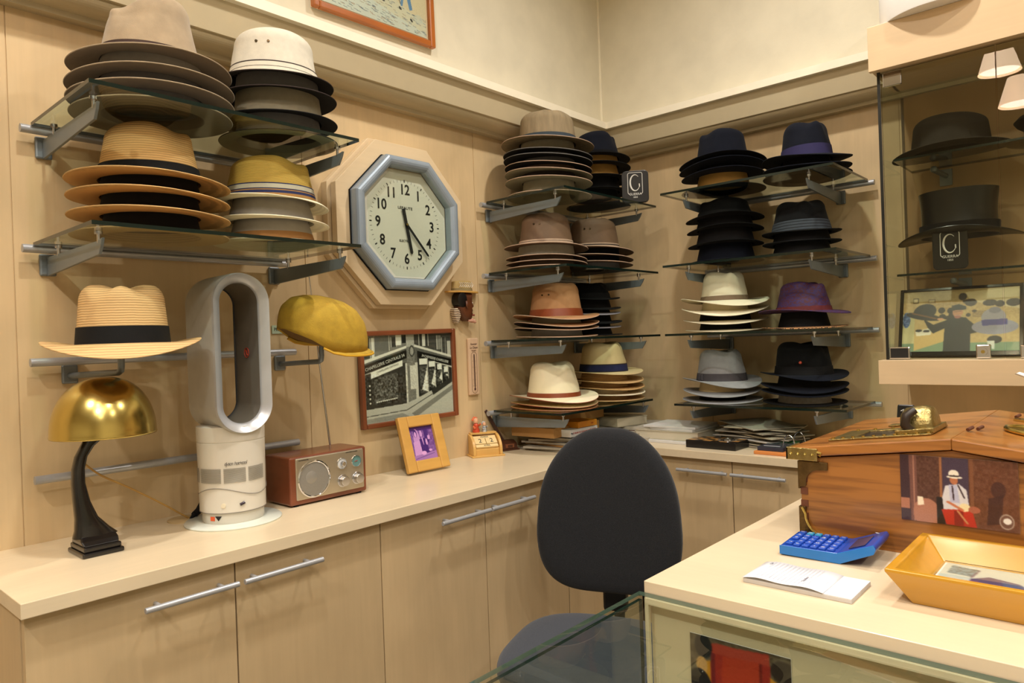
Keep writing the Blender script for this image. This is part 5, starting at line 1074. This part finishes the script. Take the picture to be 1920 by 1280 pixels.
# ------------------------------------------------------------------ display case
t = thing('display_case', 'wall-mounted glass display case with maple header and base', 'display case', (1.56, 0, 1.2))
ox, oz = 1.56, 1.2
m_ = MB(); m_.box(1.247-ox, -.352, 1.141-oz, 2.2-ox, -.002, 1.214-oz); obj('case_base', m_, head_wood, t, bevel=.001)
m_ = MB(); m_.box(1.247-ox, -.352, 2.104-oz, 2.2-ox, -.334, 2.241-oz); obj('case_fascia', m_, head_wood, t, bevel=.001)
m_ = MB(); m_.box(1.247-ox, -.333, 2.112-oz, 2.2-ox, -.002, 2.236-oz); obj('case_roof', m_, head_wood, t)
m_ = MB(); m_.box(1.265-ox, -.012, 1.214-oz, 1.90-ox, -.002, 2.112-oz); obj('back_panel', m_, mat('case_back', (176, 142, 98), .5, var=.06, scale=3, stretch=(8, 8, .6)), t)
pbox('side_glass', t, 1.257-ox, -.300, 1.214-oz, 1.266-ox, -.012, 2.112-oz, case_glass, mat('black_edge', (26, 28, 26), .3))
pbox('side_glass', t, 1.876-ox, -.292, 1.214-oz, 1.881-ox, -.012, 2.112-oz, case_glass)
for x0, x1 in ((1.268, 1.5655), (1.5685, 1.876)):
    d = pbox('glass_door', t, x0-ox, -.3005, 1.2165-oz, x1-ox, -.2955, 2.108-oz, case_glass)
    m_ = MB(); xa = x0+.006 if x0 < 1.5 else x1-.066; m_.box(xa-ox, -.3035, 2.062-oz, xa+.052-ox, -.2925, 2.1055-oz); obj('hinge', m_, chrome, d, bevel=.0015)
    if x0 < 1.5:
        m_ = MB(); m_.box(1.2685-ox, -.312, 1.2162-oz, 1.3265-ox, -.2925, 1.2535-oz); lk = obj('lock_plate', m_, chrome, d, bevel=.003); m_ = MB(); m_.box(1.273-ox, -.3127, 1.2205-oz, 1.322-ox, -.3117, 1.2495-oz); obj('lock_face', m_, plast, lk)
m_ = MB(); m_.box(1.498-ox, -.316, 1.2162-oz, 1.534-ox, -.2925, 1.257-oz); lk = obj('cylinder_lock', m_, chrome, t, bevel=.004)
m_ = MB(); m_.cyl((1.516-ox, -.316, 1.236-oz), (1.516-ox, -.3195, 1.236-oz), .011, 24); obj('key_barrel', m_, chrome, lk, smooth=True); m_ = MB(); m_.cyl((1.516-ox, -.3192, 1.236-oz), (1.516-ox, -.3212, 1.236-oz), .005, 16); obj('keyhole', m_, brass, lk, smooth=True)
m_ = MB(); m_.box(1.603-ox, -.312, 1.2162-oz, 1.66-ox, -.2925, 1.2535-oz); obj('lock_plate', m_, chrome, t, bevel=.003)
for z in (1.837, 1.474):
    sh = pbox('case_shelf', t, 1.284-ox, -.252, z-oz, 1.86-ox, -.014, z+.007-oz, case_glass)
    for x in ((1.385,) if z > 1.6 else (1.43,)):
        m_ = MB(); m_.box(x-.018-ox, -.020, z-.060-oz, x+.018-ox, -.013, z-.006-oz); m_.cyl((x-ox, -.02, z-.028-oz), (x-.016-ox, -.11, z-.020-oz), .0085, 14); m_.lathe([(.0002, -.011), (.008, -.008), (.011, 0), (.008, .008), (.0002, .011)], 14, (x-.016-ox, -.115, z-.018-oz)); obj('shelf_knob', m_, alu_grey, sh, smooth=True)
# bracket for top hat
m_ = MB(); m_.tube([(1.44-ox, -.014, 1.62-oz), (1.44-ox, -.10, 1.62-oz), (1.44-ox, -.145, 1.625-oz), (1.44-ox, -.15, 1.69-oz)], .006, 10); obj('hat_peg', m_, alu_grey, t, smooth=True)
# sign cards
def sign(label, loc, rz, W, H, base):
    t = thing('display_sign', label, 'sign', loc, rz=rz)
    pts = []
    r = W*.16
    for cx_, cz_, a0_ in ((W/2-r, H/2-r, 0), (-W/2+r, H/2-r, PI/2), (-W/2+r, -H/2+r, PI), (W/2-r, -H/2+r, 3*PI/2)):
        pts += [(cx_+r*math.cos(a0_+PI/2*k/8), cz_+r*math.sin(a0_+PI/2*k/8)) for k in range(9)]
    m_ = MB(); m_.prism(pts, -base/2, base/2, 'xz'); obj('sign_block', m_, mat('satin_black', (14, 14, 15), .3), t, bevel=.002)
    y = -base/2-.0006; s = W
    fr_ = []
    hw, hh, rr2 = s*.27, s*.40, s*.07; cz = s*.12
    for cx_, cz_, a0_ in ((hw-rr2, cz-hh+rr2, 3*PI/2), (hw-rr2, cz+hh-rr2, 0), (-hw+rr2, cz+hh-rr2, PI/2), (-hw+rr2, cz-hh+rr2, PI)):
        fr_ += [(cx_+rr2*math.cos(a0_+PI/2*k/6), y, cz_+rr2*math.sin(a0_+PI/2*k/6)) for k in range(7)]
    m_ = MB(); m_.tube(fr_, s*.011, 6); obj('logo_frame', m_, white_ink, t)
    gp = []; hw2, hh2 = s*.18, s*.30
    for k in range(29):
        a_ = math.radians(48+287*k/28); gp.append((hw2*math.cos(a_), y, cz+.02*s+hh2*math.sin(a_)))
    wds = [s*(.008+.024*abs(math.sin(PI*k/28))**1.5) for k in range(29)]
    m_ = MB(); m_.tube(gp, wds, 8); m_.tube([(hw2*.86, y, cz-.02*s), (hw2*.90, y, cz-.14*s)], s*.020, 8); obj('logo_letter', m_, white_ink, t)
    text('GUERRA', s*.125, white_ink, t, (0, y, cz-hh-.005*s), FY, 'lettering', ext=.0003, sx=.95); text('1855', s*.09, white_ink, t, (0, y, cz-hh-.12*s), FY, 'lettering', ext=.0003)
sign('black sign block with white letter G on the top shelf by the corner', (.383, -.322, 1.837+.063), .55, .104, .125, .018)
sign('black sign card with white letter G under the top hat in the case', (1.433, -.262, 1.482+.066), 0.05, .092, .130, .006)
# TV screen
im = Img(260, 170, (196, 170, 116)); im.rect(0, 0, 1, .18, (180, 160, 112)); im.noise(6, cell=6)
im.poly([(.55, .05), (1, 0), (1, .35), (.6, .2)], (214, 200, 160)); im.poly([(0, .38), (.11, .40), (.11, .88), (0, .9)], (206, 200, 150)); im.rect(0, .86, 1, 1, (120, 150, 120)); im.poly([(.11, .72), (.40, .62), (.40, .88), (.11, .98)], (206, 176, 112)); im.poly([(.11, .98), (.4, .82), (.4, 1), (.05, 1)], (126, 152, 120))
im.ell(.035, .47, .035, .13, (70, 100, 150)); im.noise(40, 0, .34, .07, .6, 3); im.rect(.09, .11, .14, .19, (70, 56, 40)); im.rect(.095, .12, .135, .18, (214, 200, 160)); im.rect(.23, .14, .29, .20, (110, 86, 60)); im.rect(.235, .15, .285, .19, (206, 190, 150))
for x, y, rx, ry in ((.35, .33, .03, .05), (.36, .43, .03, .04), (.43, .34, .03, .05), (.44, .42, .03, .05), (.40, .45, .04, .03), (.60, .22, .05, .06), (.53, .12, .035, .06), (.57, .20, .04, .03), (.76, .24, .06, .05), (.84, .26, .04, .05), (.58, .42, .02, .03), (.95, .25, .06, .06), (.63, .36, .02, .02)): im.ell(x, y, rx, ry, (44, 38, 32))
[im.line(.62, .37+.02*k, .72, .365+.02*k, .006, (90, 70, 50)) for k in range(5)]; im.noise(10, .3, .2, 1, .5, 3)
im.poly([(.12, .66), (.27, .60), (.26, .72), (.13, .74)], (230, 226, 206)); im.ell(.15, .65, .03, .02, (40, 40, 44)); im.ell(.22, .66, .03, .02, (50, 48, 50))
im.poly([(.19, .46), (.28, .56), (.38, .50), (.46, .44), (.56, .46), (.62, .56), (.72, .68), (.60, .72), (.60, 1), (.37, 1), (.38, .62), (.28, .70), (.23, .60)], (26, 30, 30)); im.ell(.49, .37, .045, .08, (206, 150, 116)); im.poly([(.43, .34), (.44, .26), (.50, .24), (.56, .28), (.56, .33)], (40, 46, 46)); im.ell(.49, .44, .03, .03, (176, 110, 100)); im.line(.47, .42, .52, .42, .008, (230, 220, 214)); im.line(.46, .36, .52, .355, .006, (80, 60, 50))
im.ell(.20, .34, .10, .13, (34, 36, 36), rot=.25); im.ell(.19, .42, .17, .055, (38, 38, 38), rot=.32); im.line(.09, .36, .30, .46, .022, (120, 80, 46)); im.ell(.34, .47, .03, .02, (206, 150, 116))
im.ell(.80, .62, .19, .12, (150, 150, 172)); im.ell(.79, .47, .10, .14, (158, 156, 172)); im.poly([(.69, .51), (.90, .50), (.90, .59), (.70, .60)], (56, 54, 140)); im.ell(.80, .36, .05, .05, (130, 128, 146)); im.ell(.8, .82, .06, .06, (34, 32, 30)); im.poly([(.74, .84), (.80, .84), (.80, .97), (.75, .95)], (214, 220, 216)); im.blur(2); im.noise(6)
TVM = (math.radians(90-17), 0, 0)
t = thing('picture_screen', 'black-framed picture of a man holding up two hats, inside the case', 'picture', (1.433, -.168, 1.3275), rot=(PI/2-.30, 0, 0))
m_ = MB(); m_.box(-.166, -.112, -.014, .166, .112, 0); obj('screen_housing', m_, plast, t, bevel=.003)
for b in ((-.166, -.112, -.156, .112), (.156, -.112, .166, .112), (-.156, .103, .156, .112), (-.156, -.112, .156, -.098)):
    m_ = MB(); m_.box(b[0], b[1], 0, b[2], b[3], .004); obj('bezel', m_, mat('gloss_black', (14, 14, 16), .12), t, bevel=.001)
im.mesh('picture_image', .313, .202, t, (0, .002, .0008), (0, 0, 0), attr_mat('glossy_print', .3, .3))
# black cap in case (right edge)
t = thing('peaked_cap', 'glossy black peaked cap at the right end of the upper case shelf', 'cap', (1.685, -.15, 1.844))
m_ = MB(); m_.lathe([(.001, .085), (.05, .083), (.085, .074), (.098, .060), (.090, .048), (.074, .036), (.072, .0), (.070, .0)], 48); obj('cap_crown', m_, k_black, t, smooth=True)
m_ = MB(); m_.lathe([(.0735, .002), (.0735, .03)], 48); obj('cap_band', m_, silk, t, smooth=True)
m_ = MB(); V = []; 
for k in range(17):
    a_ = PI+(-.9+1.8*k/16); V += [(.072*math.cos(a_), .072*math.sin(a_), .006), (.118*math.cos(a_), .10*math.sin(a_), -.002+.002)]
m_.add(V, [(2*k, 2*k+2, 2*k+3, 2*k+1) for k in range(16)]); obj('cap_peak', m_, mat('gloss_black', (14, 14, 16), .12), t, smooth=True, solid=.002)
# white hat box on header
t = thing('hat_box', 'large round white hat box on top of the display case', 'hat box', (1.425, -.240, 2.2415))
bxw = mat('white_card', (246, 243, 238), .5, var=.015)
m_ = MB(); m_.lathe([(.001, 0), (.164, 0), (.165, .002), (.165, .15)], 72); obj('box_body', m_, bxw, t, smooth=True)
m_ = MB(); m_.lathe([(.168, .12), (.1685, .15), (.168, .172), (.001, .174)], 72); obj('box_lid', m_, bxw, t, smooth=True)
# ------------------------------------------------------------------ papers, books and small things on the worktop
def slab(name, label, cat, x, y, z, L, W, T, rz, m, group=None, rx=0, ry=0, edge=None, bend=0, part='cover'):
    t = thing(name, label, cat, (x, y, z), group=group, rot=(rx, ry, rz))
    if edge:
        m_ = MB(); m_.box(-L/2+.002, -W/2+.002, T*.08, L/2-.002, W/2-.002, T*.92); obj('page_block', m_, edge, t)
        m_ = MB(); m_.box(-L/2, -W/2, 0, L/2, W/2, T*.08); m_.box(-L/2, -W/2, T*.92, L/2, W/2, T); m_.box(-L/2-.001, -W/2, 0, -L/2+.002, W/2, T); obj(part, m_, m, t)
    else:
        m_ = MB(); n_ = 8; rs = []
        for k in range(n_+1):
            u = k/n_; x_ = -L/2+L*u; zz = bend*math.sin(u*PI)+bend*.5*math.sin(u*7)
            rs.append([(x_, -W/2, zz), (x_, W/2, zz*.6), (x_, W/2, zz*.6+T), (x_, -W/2, zz+T)])
        m_.rings(rs); obj(part, m_, m, t, bevel=min(.0008, T*.3))
    return t
pg = mat('page_edges', (206, 196, 172), .9, kind='wave', scale=500, var=.12); newsm = mat('newsprint', (150, 142, 126), .9, var=.2, scale=50); kraft = mat('kraft_card', (176, 132, 78), .85, var=.06, scale=8)
greyp = mat('grey_paper', (170, 162, 146), .9, var=.12, scale=20); whp = mat('bright_paper', (214, 212, 208), .6, var=.03); beigeb = mat('beige_cover', (190, 180, 156), .6)
gN = 'newspapers piled in the corner of the worktop'
for k in range(6):
    slab('newspaper', 'folded newspaper, %s in the pile behind the chair' % ['lowest', 'second from bottom', 'third from bottom', 'third from top', 'second from top', 'topmost'][k], 'newspaper', .215+.01*(k % 3), -.52-.012*(k % 2), .900+k*.0085, .30, .36-.012*k, .0075, [.02, .16, -.10, .07, .22, -.03][k], [newsm, greyp, kraft, newsm, greyp, newsm][k], gN, bend=.0006, part='pages')
t = slab('cardboard_box', 'flat brown cardboard box under the lowest corner shelf', 'box', .15, -.58, .954, .20, .30, .036, .03, kraft, part='box_shell')
t = slab('cardboard_box', 'longer brown cardboard box topmost in the pile, under the glass shelf', 'box', .12, -.50, .991, .16, .34, .042, -.02, kraft, part='box_shell')
t = slab('joke_book', 'white paperback with red title lettering on its spine below the corner shelf', 'book', .235, -.595, .9545, .12, .17, .027, 0, whp, part='cover')
m_ = MB(); text('LE GRAND DICTIONNAIRE DES', .0095, mat('red_print', (176, 60, 40), .5), t, (.0605, -.018, .0135), FX, 'spine_title', sx=.80); text('BLAGUES', .015, mat('red_print', (176, 60, 40), .5), t, (.0605, .055, .0135), FX, 'spine_title', sx=.62); text('Play', .008, ink, t, (.0605, -.076, .0135), FX, 'publisher_mark')
t = slab('orange_book', 'orange paperback lying on the white joke book', 'book', .235, -.565, .9825, .11, .12, .022, 0, mat('orange_cover', (220, 140, 24), .5, var=.05), part='cover')
text('à lire', .008, mat('red_print', (176, 60, 40), .5), t, (.0555, .028, .011), FX, 'spine_title')
# behind: white thick book etc in the corner
slab('magazine', 'grey magazine at the bottom of the corner pile', 'magazine', .26, -.215, .9005, .24, .28, .016, .2, greyp, 'magazines in the corner pile', part='pages')
slab('magazine', 'grey magazine second from the bottom of the corner pile', 'magazine', .25, -.22, .917, .23, .27, .014, -.1, newsm, 'magazines in the corner pile', part='pages')
slab('red_folder', 'thin dark red folder in the corner pile', 'folder', .262, -.20, .932, .22, .22, .008, .1, mat('red_card', (150, 44, 40), .6), part='folder_cover')
slab('magazine', 'grey magazine under the thick pale book in the corner', 'magazine', .25, -.21, .941, .24, .24, .013, .25, greyp, 'magazines in the corner pile', part='pages')
slab('thick_book', 'thick pale book on top of the corner pile under the shelf', 'book', .215, -.26, .955, .19, .17, .034, -.22, beigeb, edge=pg)
slab('brochure', 'white brochure under the thick books on the back worktop', 'brochure', .455, -.215, .9005, .29, .22, .010, -.03, whp, part='pages')
slab('art_book', 'thick beige hardcover on the white brochure below the back shelves', 'book', .470, -.205, .911, .27, .21, .034, .02, beigeb, edge=pg)
slab('catalogue', 'white catalogue with dark spine on the beige hardcover', 'catalogue', .480, -.20, .9455, .22, .20, .009, -.06, whp, part='pages')
slab('white_folder', 'glossy white folder topmost on the book stack', 'folder', .478, -.20, .955, .22, .20, .008, .03, whp, part='folder_cover')
cl_ = [greyp, beigeb, newsm, whp, greyp, beigeb, greyp, newsm, beigeb, greyp]
for k in range(10):
    slab('envelope', 'loose %s envelope, %s in the heap on the back worktop' % (['grey', 'beige', 'mottled', 'white', 'grey', 'beige', 'grey', 'mottled', 'beige', 'grey'][k], ['lowest', 'second from bottom', 'third from bottom', 'fourth from bottom', 'fifth from bottom', 'fifth from top', 'fourth from top', 'third from top', 'second from top', 'topmost'][k]), 'envelope', .785+.012*(k % 3), -.165, .901+k*.0078, .30-.006*k, .20, .004, -.22+.045*k*(-1)**k, cl_[k], 'envelopes heaped on the back worktop', bend=.0008, ry=.004*k, part='paper')
# black box with tile pattern
t = thing('black_box', 'flat black box with checkered amber lid on the back worktop', 'box', (.688, -.318, .90), rz=-.02)
m_ = MB(); m_.box(-.097, -.055, 0, .097, .055, .028); obj('box_case', m_, mat('gloss_box_black', (20, 18, 18), .25), t, bevel=.002)
im = Img(90, 50, (34, 24, 18)); 
for a in range(6):
    for b in range(4):
        if (a+b) % 2: im.rect(a/6, b/4, (a+1)/6, (b+1)/4, (186, 130, 64))
im.ell(.72, .5, .18, .36, (120, 110, 96)); im.ell(.72, .5, .14, .28, (60, 54, 48)); im.noise(8)
im.mesh('lid_print', .186, .102, t, (0, 0, .0286), (0, 0, 0), attr_mat('glossy_print', .3, .3))
m_ = MB(); m_.tube([(.042+.024*math.cos(a_), .0+.024*math.sin(a_), .031) for a_ in [2*PI*k/24 for k in range(25)]], .0018, 6); obj('lid_ring', m_, chrome, t, smooth=True)
# desk calendar with rings
t = thing('desk_calendar', 'ring-bound page calendar on orange wooden base beside the cash box', 'calendar', (.955, -.300, .90), rz=-.02)
m_ = MB(); m_.box(-.095, -.10, 0, .095, .10, .012); obj('wooden_base', m_, mat('orange_wood', (204, 128, 66), .4, var=.06, scale=5), t, bevel=.003)
m_ = MB(); m_.box(-.086, -.088, .012, .002, .088, .026); obj('page_stack', m_, mat('dark_pages', (46, 46, 60), .6), t, bevel=.001); m_ = MB(); m_.box(.012, -.088, .012, .086, .088, .022); obj('page_stack', m_, mat('grey_pages', (110, 112, 122), .6), t, bevel=.001)
im = Img(60, 100, (40, 48, 52)); im.rect(0, 0, 1, .35, (60, 110, 60)); im.noise(70, 0, .2, 1, .7, 3); im.rect(.15, .85, .8, .9, (210, 210, 214)); im.rect(0, .75, 1, .84, (36, 36, 60))
im.mesh('page_print', .086, .172, t, (-.042, 0, .0265), (0, 0, 0))
for y in (-.045, .045):
    m_ = MB(); m_.tube([(.006+.020*math.cos(a_), y, .024+.040*math.sin(a_)) for a_ in [PI*k/16 for k in range(17)]], .0022, 8); obj('binder_ring', m_, chrome, t, smooth=True)
# ------------------------------------------------------------------ pendant lamps behind the camera, seen reflected in the case doors
glow = emit_mat('lamp_glow', (255, 236, 212), 26.0)
shade_m = emit_mat('lit_shade', (255, 222, 184), 13.0)
def pendant(label, x, y, z, s=1):
    t = thing('pendant_lamp', label, 'lamp', (x, y, z), group='lit cone pendant lamps')
    m_ = MB(); m_.lathe([(.13*s, -.10*s), (.07*s, .10*s), (.068*s, .10*s), (.128*s, -.10*s)], 40); obj('lamp_shade', m_, shade_m, t, smooth=True)
    m_ = MB(); m_.lathe([(.0005, -.085*s), (.118*s, -.085*s)], 32); obj('diffuser', m_, glow, t)
    m_ = MB(); m_.cyl((0, 0, .10*s), (0, 0, 3.25-z), .004, 8); obj('pendant_cord', m_, k_blk_rib, t)
pendant('cone-shaded pendant lamp reflected in the case door, upper one', 1.285, -2.70, 2.80, .8)
pendant('cone-shaded pendant lamp reflected in the case door, lower one', 1.345, -2.95, 2.66, .8)
